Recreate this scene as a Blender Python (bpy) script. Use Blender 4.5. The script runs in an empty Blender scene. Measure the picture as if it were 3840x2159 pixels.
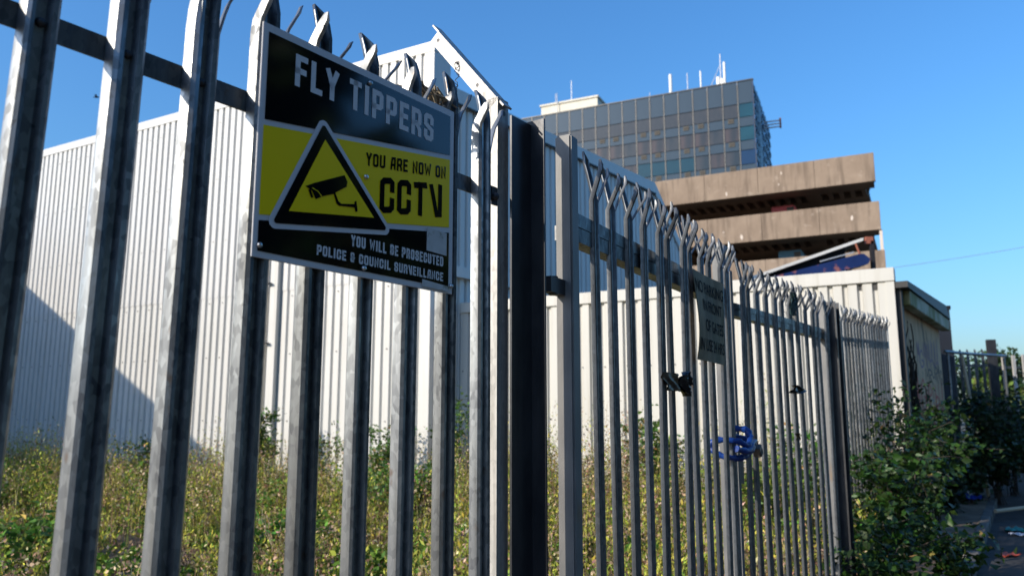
import bpy, bmesh, math, random
import numpy as np
from mathutils import Vector, Matrix
S = bpy.context.scene
R = math.radians
rng = np.random.default_rng(7)
random.seed(7)

# ------------------------------------------------------------------ camera, sky, sun, exposure
cam = bpy.data.cameras.new('camera'); cam.lens = 28.0; cam.sensor_width = 36.0
cam.clip_start = 0.05; cam.clip_end = 3000
cam.dof.use_dof = True; cam.dof.focus_distance = 2.6; cam.dof.aperture_fstop = 4.0
camo = bpy.data.objects.new('camera', cam); S.collection.objects.link(camo)
camo.location = (0, 0, 1.5); camo.rotation_euler = (R(90 + 9.1), 0, 0)
S.camera = camo

SUN_EL, SUN_AZ = 26.0, 239.5            # azimuth measured from +Y towards +X
w = bpy.data.worlds.new('World'); S.world = w; w.use_nodes = True
nt = w.node_tree
sky = nt.nodes.new('ShaderNodeTexSky'); sky.sky_type = 'NISHITA'; sky.sun_disc = False
sky.sun_elevation = R(SUN_EL); sky.sun_rotation = R(SUN_AZ)
sky.air_density = 1.5; sky.dust_density = 2.0; sky.ozone_density = 10.0; sky.altitude = 50
bg = nt.nodes['Background']; bg.inputs['Strength'].default_value = 0.16
hs = nt.nodes.new('ShaderNodeHueSaturation'); hs.inputs['Saturation'].default_value = 1.07   # deep autumn blue
nt.links.new(sky.outputs[0], hs.inputs['Color']); nt.links.new(hs.outputs[0], bg.inputs['Color'])

sl = bpy.data.lights.new('sun', 'SUN'); sl.energy = 3.7; sl.angle = R(0.55); sl.color = (1.0, 0.88, 0.72)
so = bpy.data.objects.new('sun', sl); S.collection.objects.link(so)
sdir = Vector((math.sin(R(SUN_AZ)) * math.cos(R(SUN_EL)), math.cos(R(SUN_AZ)) * math.cos(R(SUN_EL)), math.sin(R(SUN_EL))))
so.rotation_euler = sdir.to_track_quat('Z', 'Y').to_euler(); so.location = (-30, -20, 30)

vs = S.view_settings; vs.view_transform = 'Standard'; vs.look = 'None'; vs.exposure = 0.5; vs.gamma = 1.0
vs.use_curve_mapping = False
S.render.engine = 'CYCLES'; S.cycles.use_denoising = True
S.cycles.max_bounces = 6; S.cycles.diffuse_bounces = 3; S.cycles.glossy_bounces = 3; S.cycles.transparent_max_bounces = 4

# ------------------------------------------------------------------ materials
MATS = {}
def new_mat(name):
    m = bpy.data.materials.new(name); m.use_nodes = True
    return m, m.node_tree, m.node_tree.nodes['Principled BSDF']
def N(t, typ, **kw):
    n = t.nodes.new(typ)
    for k, v in kw.items():
        if k.startswith('i_'): n.inputs[k[2:].replace('_', ' ')].default_value = v
        else: setattr(n, k, v)
    return n
def ramp(t, src, stops):
    r = t.nodes.new('ShaderNodeValToRGB'); e = r.color_ramp.elements
    while len(e) < len(stops): e.new(0.5)
    for k, (p, c) in zip(e, stops): k.position = p; k.color = (*c, 1)
    t.links.new(src, r.inputs[0]); return r.outputs[0]
def coords(t, scale=(1, 1, 1), kind='Object'):
    c = t.nodes.new('ShaderNodeTexCoord'); m = t.nodes.new('ShaderNodeMapping'); m.inputs['Scale'].default_value = scale
    t.links.new(c.outputs[kind], m.inputs[0]); return m.outputs[0]
def mixc(t, f, a, b, mode='MIX'):
    n = t.nodes.new('ShaderNodeMix'); n.data_type = 'RGBA'; n.blend_type = mode
    for i, s in ((0, f), (6, a), (7, b)):
        if hasattr(s, 'links'): t.links.new(s, n.inputs[i])
        else: n.inputs[i].default_value = s if i == 0 else (*s, 1)
    return n.outputs[2]
def mottled(name, a, b, scale=6, stretch=(1, 1, 1), rough=.6, metal=0, bump=0, detail=6, kind='Object', spots=None, lo=.35, hi=.65, bscale=None, spec=.5):
    m, t, p = new_mat(name)
    co = coords(t, stretch, kind)
    n = N(t, 'ShaderNodeTexNoise'); n.inputs['Scale'].default_value = scale; n.inputs['Detail'].default_value = detail
    t.links.new(co, n.inputs['Vector'])
    col = ramp(t, n.outputs['Fac'], [(lo, a), (hi, b)])
    if spots:
        sc, thr, sc_col = spots
        n2 = N(t, 'ShaderNodeTexNoise'); n2.inputs['Scale'].default_value = sc; n2.inputs['Detail'].default_value = 8
        t.links.new(co, n2.inputs['Vector'])
        f = ramp(t, n2.outputs['Fac'], [(thr, (0, 0, 0)), (thr + .08, (1, 1, 1))])
        col = mixc(t, f, col, sc_col)
    t.links.new(col, p.inputs['Base Color'])
    p.inputs['Roughness'].default_value = rough; p.inputs['Metallic'].default_value = metal
    p.inputs['Specular IOR Level'].default_value = spec
    if bump:
        bn = N(t, 'ShaderNodeTexNoise'); bn.inputs['Scale'].default_value = bscale or scale * 6; bn.inputs['Detail'].default_value = 5
        t.links.new(co, bn.inputs['Vector'])
        b_ = t.nodes.new('ShaderNodeBump'); b_.inputs['Strength'].default_value = bump; b_.inputs['Distance'].default_value = .01
        t.links.new(bn.outputs['Fac'], b_.inputs['Height']); t.links.new(b_.outputs[0], p.inputs['Normal'])
    MATS[name] = m; return m
def plain(name, c, rough=.5, metal=0, spec=.5, coat=0):
    m, t, p = new_mat(name)
    p.inputs['Base Color'].default_value = (*c, 1); p.inputs['Roughness'].default_value = rough
    p.inputs['Metallic'].default_value = metal; p.inputs['Specular IOR Level'].default_value = spec
    p.inputs['Coat Weight'].default_value = coat
    MATS[name] = m; return m
def galv(name, a, b, rough=.42, metal=.55):
    m, t, p = new_mat(name)
    oi = t.nodes.new('ShaderNodeObjectInfo'); va = t.nodes.new('ShaderNodeVectorMath'); va.operation = 'ADD'
    sc_ = t.nodes.new('ShaderNodeMath'); sc_.operation = 'MULTIPLY'; sc_.inputs[1].default_value = 37.0; t.links.new(oi.outputs['Random'], sc_.inputs[0])
    t.links.new(coords(t, (1, 1, 0.55)), va.inputs[0]); t.links.new(sc_.outputs[0], va.inputs[1]); co = va.outputs[0]
    v = N(t, 'ShaderNodeTexVoronoi'); v.inputs['Scale'].default_value = 95; t.links.new(co, v.inputs['Vector'])
    n = N(t, 'ShaderNodeTexNoise'); n.inputs['Scale'].default_value = 9; n.inputs['Detail'].default_value = 7; t.links.new(co, n.inputs['Vector'])
    st = coords(t, (60, 60, 2.5)); n2 = N(t, 'ShaderNodeTexNoise'); n2.inputs['Scale'].default_value = 1.0; n2.inputs['Detail'].default_value = 4; t.links.new(st, n2.inputs['Vector'])
    sp = t.nodes.new('ShaderNodeSeparateColor'); t.links.new(v.outputs['Color'], sp.inputs[0])
    ad = t.nodes.new('ShaderNodeMath'); ad.operation = 'MULTIPLY_ADD'; ad.inputs[1].default_value = .35; t.links.new(sp.outputs[0], ad.inputs[0]); t.links.new(n.outputs['Fac'], ad.inputs[2])
    col = ramp(t, ad.outputs[0], [(.35, a), (1.0, b)])
    stf = ramp(t, n2.outputs['Fac'], [(.3, (.62, .6, .56)), (.6, (1, 1, 1))])
    col = mixc(t, .8, col, stf, 'MULTIPLY')
    col = mixc(t, 1.0, col, ramp(t, oi.outputs['Random'], [(0, (.72, .71, .69)), (1, (1.12, 1.12, 1.12))]), 'MULTIPLY')
    nr = N(t, 'ShaderNodeTexNoise'); nr.inputs['Scale'].default_value = 26; nr.inputs['Detail'].default_value = 8; t.links.new(co, nr.inputs['Vector'])
    col = mixc(t, ramp(t, nr.outputs['Fac'], [(.66, (0, 0, 0)), (.74, (.7, .7, .7))]), col, (.11, .07, .045))
    t.links.new(col, p.inputs['Base Color'])
    rr = ramp(t, ad.outputs[0], [(.3, (rough + .14,) * 3), (1.0, (rough - .06,) * 3)])
    t.links.new(rr, p.inputs['Roughness']); p.inputs['Metallic'].default_value = metal
    MATS[name] = m; return m
def stained(name, a, b, dark, pale, rough=.9, sc=.45, streak=(.9, .9, .10), bump=.25, bscale=6, amt=.75):
    m, t, p = new_mat(name); co = coords(t)
    n1 = N(t, 'ShaderNodeTexNoise'); n1.inputs['Scale'].default_value = sc; n1.inputs['Detail'].default_value = 9; n1.inputs['Roughness'].default_value = .65; t.links.new(co, n1.inputs['Vector'])
    col = ramp(t, n1.outputs['Fac'], [(.32, a), (.68, b)])
    cs = coords(t, streak); n2 = N(t, 'ShaderNodeTexNoise'); n2.inputs['Scale'].default_value = 3.2; n2.inputs['Detail'].default_value = 6; t.links.new(cs, n2.inputs['Vector'])
    f = ramp(t, n2.outputs['Fac'], [(.48, (0, 0, 0)), (.72, (amt,) * 3)]); col = mixc(t, f, col, dark)
    n3 = N(t, 'ShaderNodeTexNoise'); n3.inputs['Scale'].default_value = sc * 5; n3.inputs['Detail'].default_value = 10; t.links.new(co, n3.inputs['Vector'])
    f3 = ramp(t, n3.outputs['Fac'], [(.60, (0, 0, 0)), (.72, (.6,) * 3)]); col = mixc(t, f3, col, pale)
    t.links.new(col, p.inputs['Base Color']); p.inputs['Roughness'].default_value = rough
    b_ = t.nodes.new('ShaderNodeBump'); b_.inputs['Strength'].default_value = bump; b_.inputs['Distance'].default_value = .02
    n4 = N(t, 'ShaderNodeTexNoise'); n4.inputs['Scale'].default_value = bscale; n4.inputs['Detail'].default_value = 8; t.links.new(co, n4.inputs['Vector'])
    t.links.new(n4.outputs['Fac'], b_.inputs['Height']); t.links.new(b_.outputs[0], p.inputs['Normal']); MATS[name] = m
galv('galvanised', (.095, .103, .115), (.31, .33, .35), rough=.40, metal=.8)
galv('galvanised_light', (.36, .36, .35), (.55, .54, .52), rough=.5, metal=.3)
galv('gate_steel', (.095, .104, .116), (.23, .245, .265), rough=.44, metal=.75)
mottled('post_paint', (.115, .12, .125), (.17, .17, .17), 14, (1, 1, .4), .5, 0, .05, spots=(9, .62, (.16, .12, .09)))
mottled('column_steel', (.03, .033, .04), (.055, .058, .065), 12, (1, 1, .5), .38, .5, .05)
stained('cladding', (.535, .53, .50), (.60, .595, .57), (.44, .42, .36), (.57, .565, .54), .45, .5, (3.5, 3.5, .12), .02, 3, .45)
stained('cladding_upper', (.545, .54, .515), (.60, .595, .575), (.48, .465, .42), (.58, .575, .55), .42, .5, (3.5, 3.5, .12), .02, 3, .4)
stained('flashing', (.545, .54, .515), (.60, .595, .575), (.48, .47, .44), (.58, .575, .55), .4, .6, (3, 3, .3), .02, 3, .3)
plain('downpipe', (.56, .56, .55), .35)
stained('cladding_cream', (.475, .465, .425), (.53, .52, .48), (.37, .345, .285), (.5, .49, .455), .45, .5, (3.5, 3.5, .12), .02, 3, .5)
plain('dark_trim', (.03, .03, .032), .6)
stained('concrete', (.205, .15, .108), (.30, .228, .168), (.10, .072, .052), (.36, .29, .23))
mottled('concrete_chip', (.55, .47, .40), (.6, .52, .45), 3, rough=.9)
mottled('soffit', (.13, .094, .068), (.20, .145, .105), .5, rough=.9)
plain('mullion', (.17, .165, .155), .5, .2)
mottled('spandrel', (.028, .044, .060), (.042, .062, .082), .12, (1, 1, .4), .08, 0, 0)
mottled('window_dark', (.02, .028, .034), (.062, .055, .052), .3, (1.6, 1.6, .4), .08, 0, 0)
mottled('window_brown', (.028, .03, .032), (.085, .058, .05), .35, (1.5, 1.5, .3), .08)
mottled('window_teal', (.004, .035, .055), (.007, .055, .08), .2, rough=.08)
mottled('window_blue', (.004, .025, .075), (.006, .035, .095), .2, rough=.08)
plain('vent_louvre', (.085, .078, .062), .7)
plain('vent_slot', (.05, .045, .04), .8)
plain('side_glass', (.06, .14, .30), .06, .5)
plain('side_louvre', (.01, .016, .03), .4)
plain('tower_frame', (.03, .032, .036), .4)
plain('antenna_white', (.8, .8, .78), .4)
plain('mast_grey', (.55, .55, .56), .4, .3)
mottled('plant_room', (.62, .58, .48), (.7, .66, .56), .6, rough=.8)
mottled('soil', (.12, .08, .05), (.21, .15, .10), 3.5, (1, 1, 1), .95, 0, .6, bscale=30)
mottled('far_ground', (.06, .06, .045), (.11, .10, .07), .3, rough=.95)
mottled('asphalt', (.018, .018, .019), (.038, .037, .036), 4, rough=.9, bump=.5, bscale=90)
mottled('kerb_stone', (.075, .072, .066), (.14, .135, .12), 5, rough=.9, bump=.4, bscale=40)
mottled('old_wall', (.50, .31, .17), (.66, .43, .25), 2.2, (1, 1, .5), .9, 0, .25, spots=(2.5, .6, (.15, .11, .075)))
mottled('mossy_fascia', (.20, .20, .07), (.50, .48, .36), 2.2, (1, 1, 1), .8, lo=.38, hi=.62)
plain('dark_roof', (.012, .012, .014), .6)
mottled('dark_shed', (.02, .022, .03), (.03, .033, .042), 1, rough=.5)
mottled('brick_wing', (.25, .24, .22), (.3, .29, .27), 1, rough=.85)
plain('graffiti_red', (.50, .07, .04), .7)
plain('graffiti_purple', (.22, .13, .22), .8)
plain('graffiti_black', (.04, .04, .045), .7)
plain('bark', (.05, .04, .03), .9)
plain('dead_ivy', (.03, .022, .014), .95)
mottled('canopy_white', (.7, .68, .62), (.76, .74, .68), 1, rough=.5)
plain('canopy_dark', (.015, .014, .016), .7)
mottled('canopy_blue', (.007, .018, .09), (.012, .03, .13), 1.2, rough=.45, spots=(3.2, .57, (.30, .11, .10)))
plain('rust', (.30, .10, .06), .8)
# print on the warning sign
plain('sign_white', (.62, .62, .64), .35); plain('sign_black', (.004, .005, .007), .08, spec=.62)
plain('sign_yellow', (.92, .68, .002), .35, spec=.2); plain('sign_letter', (.66, .66, .67), .45)
mottled('sign_sticker', (.5, .5, .49), (.58, .58, .57), 30, rough=.6, spots=(22, .62, (.13, .14, .05)))
plain('bolt_zinc', (.5, .5, .5), .3, .9)
plain('bolt_dark', (.06, .06, .065), .5, .5)
mottled('notice_board', (.13, .095, .042), (.34, .26, .15), 9, (1, 1, .35), .75, 0, .1, spots=(7, .57, (.13, .11, .045)), kind='Object')
plain('notice_letter', (.012, .012, .013), .8, spec=.1)
mottled('chain_sleeve', (.003, .022, .14), (.005, .045, .25), 30, rough=.38, bump=.2)
plain('lock_steel', (.20, .18, .155), .4, .7)
plain('lock_black', (.02, .02, .02), .5)
plain('plastic_black', (.012, .011, .012), .22); mottled('scrap_brown', (.02, .016, .012), (.10, .06, .02), 25, rough=.4)
plain('plastic_white', (.74, .73, .70), .3); plain('plastic_teal', (.03, .06, .065), .3)
mottled('nest', (.10, .08, .055), (.45, .38, .28), 60, rough=.95)
plain('wire_steel', (.06, .055, .05), .6, .5)
plain('van_red', (.30, .008, .012), .5); plain('van_teal', (.01, .09, .15), .5)
plain('cup_white', (.62, .60, .56), .5); plain('cup_orange', (.55, .25, .05), .5)
plain('packet_blue', (.01, .03, .2), .25); plain('packet_yellow', (.55, .40, .02), .3); plain('packet_green', (.0, .18, .14), .3)
plain('packet_white', (.55, .56, .62), .35); plain('paper', (.55, .68, .78), .7); plain('litter_red', (.45, .07, .02), .5)
plain('stick', (.45, .36, .24), .8)
plain('cable', (.25, .25, .27), .6); plain('bird', (.02, .02, .022), .7)
def foliage(name, trans=.3, rough=.55, spec=.3):
    m, t, p = new_mat(name)
    a = t.nodes.new('ShaderNodeAttribute'); a.attribute_name = 'col'
    t.links.new(a.outputs['Color'], p.inputs['Base Color']); p.inputs['Roughness'].default_value = rough
    p.inputs['Specular IOR Level'].default_value = spec
    tr = t.nodes.new('ShaderNodeBsdfTranslucent'); t.links.new(a.outputs['Color'], tr.inputs[0])
    mx = t.nodes.new('ShaderNodeMixShader'); mx.inputs[0].default_value = trans
    t.links.new(p.outputs[0], mx.inputs[1]); t.links.new(tr.outputs[0], mx.inputs[2])
    t.links.new(mx.outputs[0], t.nodes['Material Output'].inputs[0]); MATS[name] = m
foliage('leaf', .3, .45, .4); foliage('dry_leaf', .2, .8, .15)

# ------------------------------------------------------------------ mesh helpers
COL = S.collection
class MB:
    def __init__(s): s.v = []; s.f = []
    def add(s, v, f):
        o = len(s.v); s.v += [tuple(x) for x in v]; s.f += [tuple(i + o for i in q) for q in f]; return s
    def box(s, a, b):
        (x0, y0, z0), (x1, y1, z1) = a, b
        return s.add([(x0, y0, z0), (x1, y0, z0), (x1, y1, z0), (x0, y1, z0), (x0, y0, z1), (x1, y0, z1), (x1, y1, z1), (x0, y1, z1)],
                     [(0, 3, 2, 1), (4, 5, 6, 7), (0, 1, 5, 4), (1, 2, 6, 5), (2, 3, 7, 6), (3, 0, 4, 7)])
    def prism(s, poly, z0, z1):            # poly in xy, counter-clockwise
        n = len(poly)
        return s.add([(x, y, z0) for x, y in poly] + [(x, y, z1) for x, y in poly],
                     [tuple(range(n))[::-1], tuple(range(n, 2 * n))] + [(i, (i + 1) % n, n + (i + 1) % n, n + i) for i in range(n)])
    def prism_xz(s, poly, y0, y1):         # poly in xz, front (towards -y) at y0
        n = len(poly)
        return s.add([(x, y0, z) for x, z in poly] + [(x, y1, z) for x, z in poly],
                     [tuple(range(n)), tuple(range(n, 2 * n))[::-1]] + [((i + 1) % n, i, n + i, n + (i + 1) % n) for i in range(n)])
    def tube(s, path, r, k=6, caps=True):
        path = [Vector(p) for p in path]; rs = r if isinstance(r, (list, tuple)) else [r] * len(path)
        vv = []; up = Vector((0, 0, 1))
        for i, p in enumerate(path):
            d = (path[min(i + 1, len(path) - 1)] - path[max(i - 1, 0)]).normalized()
            a = d.cross(up)
            if a.length < 1e-3: a = d.cross(Vector((1, 0, 0)))
            a.normalize(); b = a.cross(d)
            for j in range(k):
                t = 2 * math.pi * j / k; vv.append(p + (a * math.cos(t) + b * math.sin(t)) * rs[i])
        ff = [(i * k + j, i * k + (j + 1) % k, (i + 1) * k + (j + 1) % k, (i + 1) * k + j) for i in range(len(path) - 1) for j in range(k)]
        if caps: ff += [tuple(range(k))[::-1], tuple(range((len(path) - 1) * k, len(path) * k))]
        return s.add(vv, ff)
    def dome(s, c, ax, r, h, k=10):        # bolt head along axis ax (unit tuple)
        c = Vector(c); d = Vector(ax); a = d.orthogonal().normalized(); b = d.cross(a); vv = []
        for rr, hh in ((r, 0), (r, h * .45), (r * .7, h * .85)):
            for j in range(k):
                t = 2 * math.pi * j / k; vv.append(c + (a * math.cos(t) + b * math.sin(t)) * rr + d * hh)
        vv.append(c + d * h)
        ff = [(i * k + j, i * k + (j + 1) % k, (i + 1) * k + (j + 1) % k, (i + 1) * k + j) for i in range(2) for j in range(k)]
        ff += [(2 * k + j, 2 * k + (j + 1) % k, 3 * k) for j in range(k)]
        return s.add(vv, ff)
    def mesh(s, name, smooth=None):
        me = bpy.data.meshes.new(name); me.from_pydata(s.v, [], s.f)
        bm = bmesh.new(); bm.from_mesh(me); bmesh.ops.recalc_face_normals(bm, faces=bm.faces); bm.to_mesh(me); bm.free()
        if smooth:
            me.polygons.foreach_set('use_smooth', [True] * len(me.polygons)); me.set_sharp_from_angle(angle=R(smooth))
        return me
def obj(name, me, mat=None, parent=None, loc=(0, 0, 0), rot=(0, 0, 0)):
    if isinstance(me, MB): me = me.mesh(name)
    o = bpy.data.objects.new(name, me); COL.objects.link(o)
    if mat and not me.materials: me.materials.append(MATS[mat])
    o.location = loc; o.rotation_euler = rot
    if parent: o.parent = parent
    return o
def thing(name, label, cat, loc=(0, 0, 0), rz=0, group=None):
    o = bpy.data.objects.new(name, None); COL.objects.link(o); o.location = loc; o.rotation_euler = (0, 0, rz)
    o.empty_display_size = .2
    return tag(o, label, cat, group)
def tag(o, label, cat, group=None):
    o['label'] = label; o['category'] = cat
    if group: o['group'] = group
    return o
def struct(o): o['kind'] = 'structure'; return o
def stuff(o): o['kind'] = 'stuff'; return o
def bevel(me, w=.003, seg=1):
    bm = bmesh.new(); bm.from_mesh(me); bmesh.ops.bevel(bm, geom=bm.edges[:], offset=w, segments=seg, affect='EDGES', clamp_overlap=True)
    bm.to_mesh(me); bm.free(); return me
def line_frame(az, d):
    """origin and heading of a fence line: distance d to the left of the camera station, heading az; local X runs along it, -Y faces the lane"""
    a = R(az); return Vector((-math.cos(a) * d, math.sin(a) * d, 0)), R(90 - az)

# ------------------------------------------------------------------ ground, lane, kerb
def poly_obj(name, pts, z, mat, thick=None):
    mb = MB(); mb.prism(pts, z - (thick or .02), z); return struct(obj(name, mb, mat))
KX = lambda y: 4.36 + (y - 7.89) * math.tan(R(32.4))       # kerb line
g = MB(); g.add([(-900, -900, -.16), (900, -900, -.16), (900, 900, -.16), (-900, 900, -.16)], [(0, 1, 2, 3)])
struct(obj('ground', g, 'far_ground'))
gy = MB(); nx, ny = 60, 60
for j in range(ny + 1):
    for i in range(nx + 1):
        y = -4 + j * .46; x0 = -24; x1 = KX(y) - .14; x = x0 + (x1 - x0) * i / nx
        z = .03 * math.sin(x * 1.7 + y) + .03 * math.sin(y * 2.3 - x * .6) if i < nx else 0
        gy.v.append((x, y, z))
gy.f = [(j * (nx + 1) + i, j * (nx + 1) + i + 1, (j + 1) * (nx + 1) + i + 1, (j + 1) * (nx + 1) + i) for j in range(ny) for i in range(nx)]
struct(obj('yard_ground', gy, 'soil'))
poly_obj('lane', [(KX(-6), -6), (30, -6), (30, 24), (KX(24), 24)], -.11, 'asphalt')
kerb = struct(bpy.data.objects.new('kerb', None)); COL.objects.link(kerb)
ks = bevel(MB().box((-.44, -.065, -.16), (.44, .065, .012)).mesh('kerb_stone'), .012)
for i in range(20):
    y = .5 + i * .77
    o = obj('kerb_stone', ks, 'kerb_stone', kerb, (KX(y) - .075, y, random.uniform(-.012, .012)), (random.uniform(-.02, .02), 0, R(90 - 32.4) + random.uniform(-.02, .02)))

# ------------------------------------------------------------------ palisade pale
def pale_mesh(height, lean=.045, bow=0.0, seed=0, W=1.0, D=1.0, spread=.014, crease=26, late=0.0):
    rr = random.Random(seed)
    prof = [(-31, 0), (-30, -9), (-26.5, -22), (-21, -27), (-14.5, -26), (-8, -11), (8, -11), (14.5, -26), (21, -27), (26.5, -22), (30, -9), (31, 0)]
    prof = [(x * .001 * W, y * .001 * D) for x, y in prof]
    zs = [.08, .7, 1.1, 1.45, 1.8, height - .19]
    bm = bmesh.new()
    rows = []
    for z in zs:
        bx = bow * math.exp(-((z - 1.35) / .35) ** 2)
        rows.append([bm.verts.new((x + bx, y - abs(bx) * .4, z)) for x, y in prof])
    for a, b in zip(rows, rows[1:]):
        for i in range(len(prof) - 1): bm.faces.new((a[i], a[i + 1], b[i + 1], b[i]))
    top = rows[-1]; zt = zs[-1]
    def prong(i0, i1, dy, dx, tip, wid, tipoff):
        prev = top[i0:i1 + 1]; L = tip - zt
        cxx = (prof[i0][0] + prof[i1][0]) / 2
        for k, t in enumerate((.16, .36, .56, .74, .86, 1.0), 1):
            s = wid[k - 1]; yy = dy * (min(1, t / .74) if not late else max(0, (t - late) / (1 - late))); xx = dx * t
            cur = []
            for i in range(i0, i1 + 1):
                px, py = prof[i]
                cur.append(bm.verts.new((cxx + (px - cxx) * s + xx + tipoff * max(0, t - .6), py * (.4 + .6 * s) + yy, zt + L * t)))
            for q in range(len(cur) - 1): bm.faces.new((prev[q], prev[q + 1], cur[q + 1], cur[q]))
            prev = cur
    j = lambda a: rr.uniform(-a, a)
    prong(0, 3, -lean + j(.012 if lean > .01 else .002), .004 + j(.005), height - .05 + j(.02), [1, 1, 1, .98, .92, .10], .010)
    prong(3, 8, abs(lean) * .55 + j(.008), j(.003), height + j(.005), [1, 1.03, 1.05, 1.05, .95, .05], -.024)
    prong(8, 11, -lean + j(.012 if lean > .01 else .002), spread + j(.008), height - .055 + j(.022), [.95, .95, .94, .92, .88, .08], .016)
    bmesh.ops.recalc_face_normals(bm, faces=bm.faces)
    geom = bmesh.ops.solidify(bm, geom=bm.faces[:], thickness=.0028)
    me = bpy.data.meshes.new('pale'); bm.to_mesh(me); bm.free()
    me.polygons.foreach_set('use_smooth', [True] * len(me.polygons)); me.set_sharp_from_angle(angle=R(crease))
    return me
def bolt_mesh(r=.009, h=.011):
    return MB().dome((0, 0, 0), (0, -1, 0), r, h, 8).mesh('bolt', 50)
BOLT = bolt_mesh(); BOLT.materials.append(MATS['bolt_dark'])

# ------------------------------------------------------------------ near fence
org, rz = line_frame(35.5, 1.397)
fence = thing('palisade_fence', 'nearest galvanised palisade fence carrying the yellow warning sign', 'fence', org, rz)
pm = [pale_mesh(2.46, .034, 0, k, 1.0, 1.0, .036, 26, .5) for k in range(5)]
for q in pm: q.materials.append(MATS['galvanised'])
for n in range(-2, 8):
    lean_n = max(0, .006 * (3 - n)) + random.uniform(-.003, .003)     # this run leans a little towards the gates
    p = obj('pale', pm[n * 2 % 5], None, fence, (.704 + .155 * n - 1.6 * lean_n, 0, 0), (0, lean_n, random.uniform(-.03, .03)))
    for z in (2.158, .42): obj('bolt', BOLT, None, p, (0, -.0115, z))
def angle_rail(x0, x1, zt, hgt=.046, dep=.045, th=.005):
    return MB().add([(x0, .001, zt - hgt), (x0, .001, zt), (x0, dep, zt), (x0, dep, zt - th), (x0, .001 + th, zt - th), (x0, .001 + th, zt - hgt),
                     (x1, .001, zt - hgt), (x1, .001, zt), (x1, dep, zt), (x1, dep, zt - th), (x1, .001 + th, zt - th), (x1, .001 + th, zt - hgt)],
                    [(0, 1, 2, 3, 4, 5), (11, 10, 9, 8, 7, 6)] + [(i, (i + 1) % 6, 6 + (i + 1) % 6, 6 + i) for i in range(6)])
obj('rail', angle_rail(-.2, 1.88, 2.184), 'gate_steel', fence)
obj('rail', angle_rail(-.2, 1.88, .445), 'gate_steel', fence)
# end post: rolled angle with a cranked arm leaning into the yard
def angle_post(x, w_, th, z0, z1):
    return MB().prism([(x, 0), (x + w_, 0), (x + w_, th), (x + th, th), (x + th, w_), (x, w_)], z0, z1)
post = obj('post', angle_post(1.882, .056, .006, 0, 2.475), 'galvanised_light', fence)
arm = MB(); L_ = .385; dyv, dzv = math.sin(R(40)), math.cos(R(40))
base = Vector((1.882, 0, 2.47))
def A_(x, across, along):                  # across: measured in the plane of the leg, away from the lane flange
    return base + Vector((x, dyv * along + dzv * across, dzv * along - dyv * across))
for (xa, xb, c0, c1, l0, l1) in ((0, .006, 0, .044, -.002, L_), (.0062, .05, 0, .006, -.03, L_ + .045)):
    vv = [A_(x, c, l) for l in (l0, l1) for c in (c0, c1) for x in (xa, xb)]
    arm.add(vv, [(0, 1, 3, 2), (4, 6, 7, 5), (0, 4, 5, 1), (2, 3, 7, 6), (0, 2, 6, 4), (1, 5, 7, 3)])
armo = obj('extension_arm', arm, 'galvanised_light', post)
for l in (.04, .165, .30):
    c = A_(-.0006, .021, l + .06); mbh = MB()
    mbh.tube([c, c + Vector((.0012, 0, 0))], .0065, 12); obj('bolt_hole', mbh, 'bolt_dark', post)
hb = MB(); hb.tube([(1.915, -.0006, 2.43), (1.915, .001, 2.43)], .008, 12); obj('bolt_hole', hb, 'bolt_dark', post)
hb = MB(); hb.tube([(1.915, -.0006, 1.78), (1.915, .001, 1.78)], .006, 12); obj('bolt_hole', hb, 'galvanised_light', post)
br = MB().box((1.85, -.003, 2.125), (1.878, .0005, 2.18)); br.dome((1.862, -.003, 2.15), (0, -1, 0), .012, .016)
obj('bracket', br, 'bolt_dark', post)

# ------------------------------------------------------------------ gate posts (H columns)
def h_column(name, label, org, rz, x, z1, w_=.105, dep=.104, y=0):
    t = thing(name, label, 'post', (0, 0, 0), 0, 'steel columns the gates hang from')
    t.location = org + Matrix.Rotation(rz, 3, 'Z') @ Vector((x, y, 0)); t.rotation_euler = (0, 0, rz)
    h = w_ / 2
    obj('flange', MB().box((-h, (.031 if y else -dep / 2), 0), (-h + .008, dep / 2, z1)), 'column_steel', t)
    obj('flange', MB().box((h - .008, -dep / 2, 0), (h, dep / 2, z1)), 'column_steel', t)
    obj('web', MB().box((-h + .008, -.0035, 0), (h - .008, .0035, z1 - .012)), 'column_steel', t)
    return t
h_column('gate_post', 'dark steel H column between the near fence and the first gate leaf', org, rz, 1.966, 2.43, .122, .104, -.028)
org2, rz2 = line_frame(37, 1.73)
h_column('gate_post', 'dark steel H column at the far end of the second gate leaf', org2, rz2, 6.44, 2.375)

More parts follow.
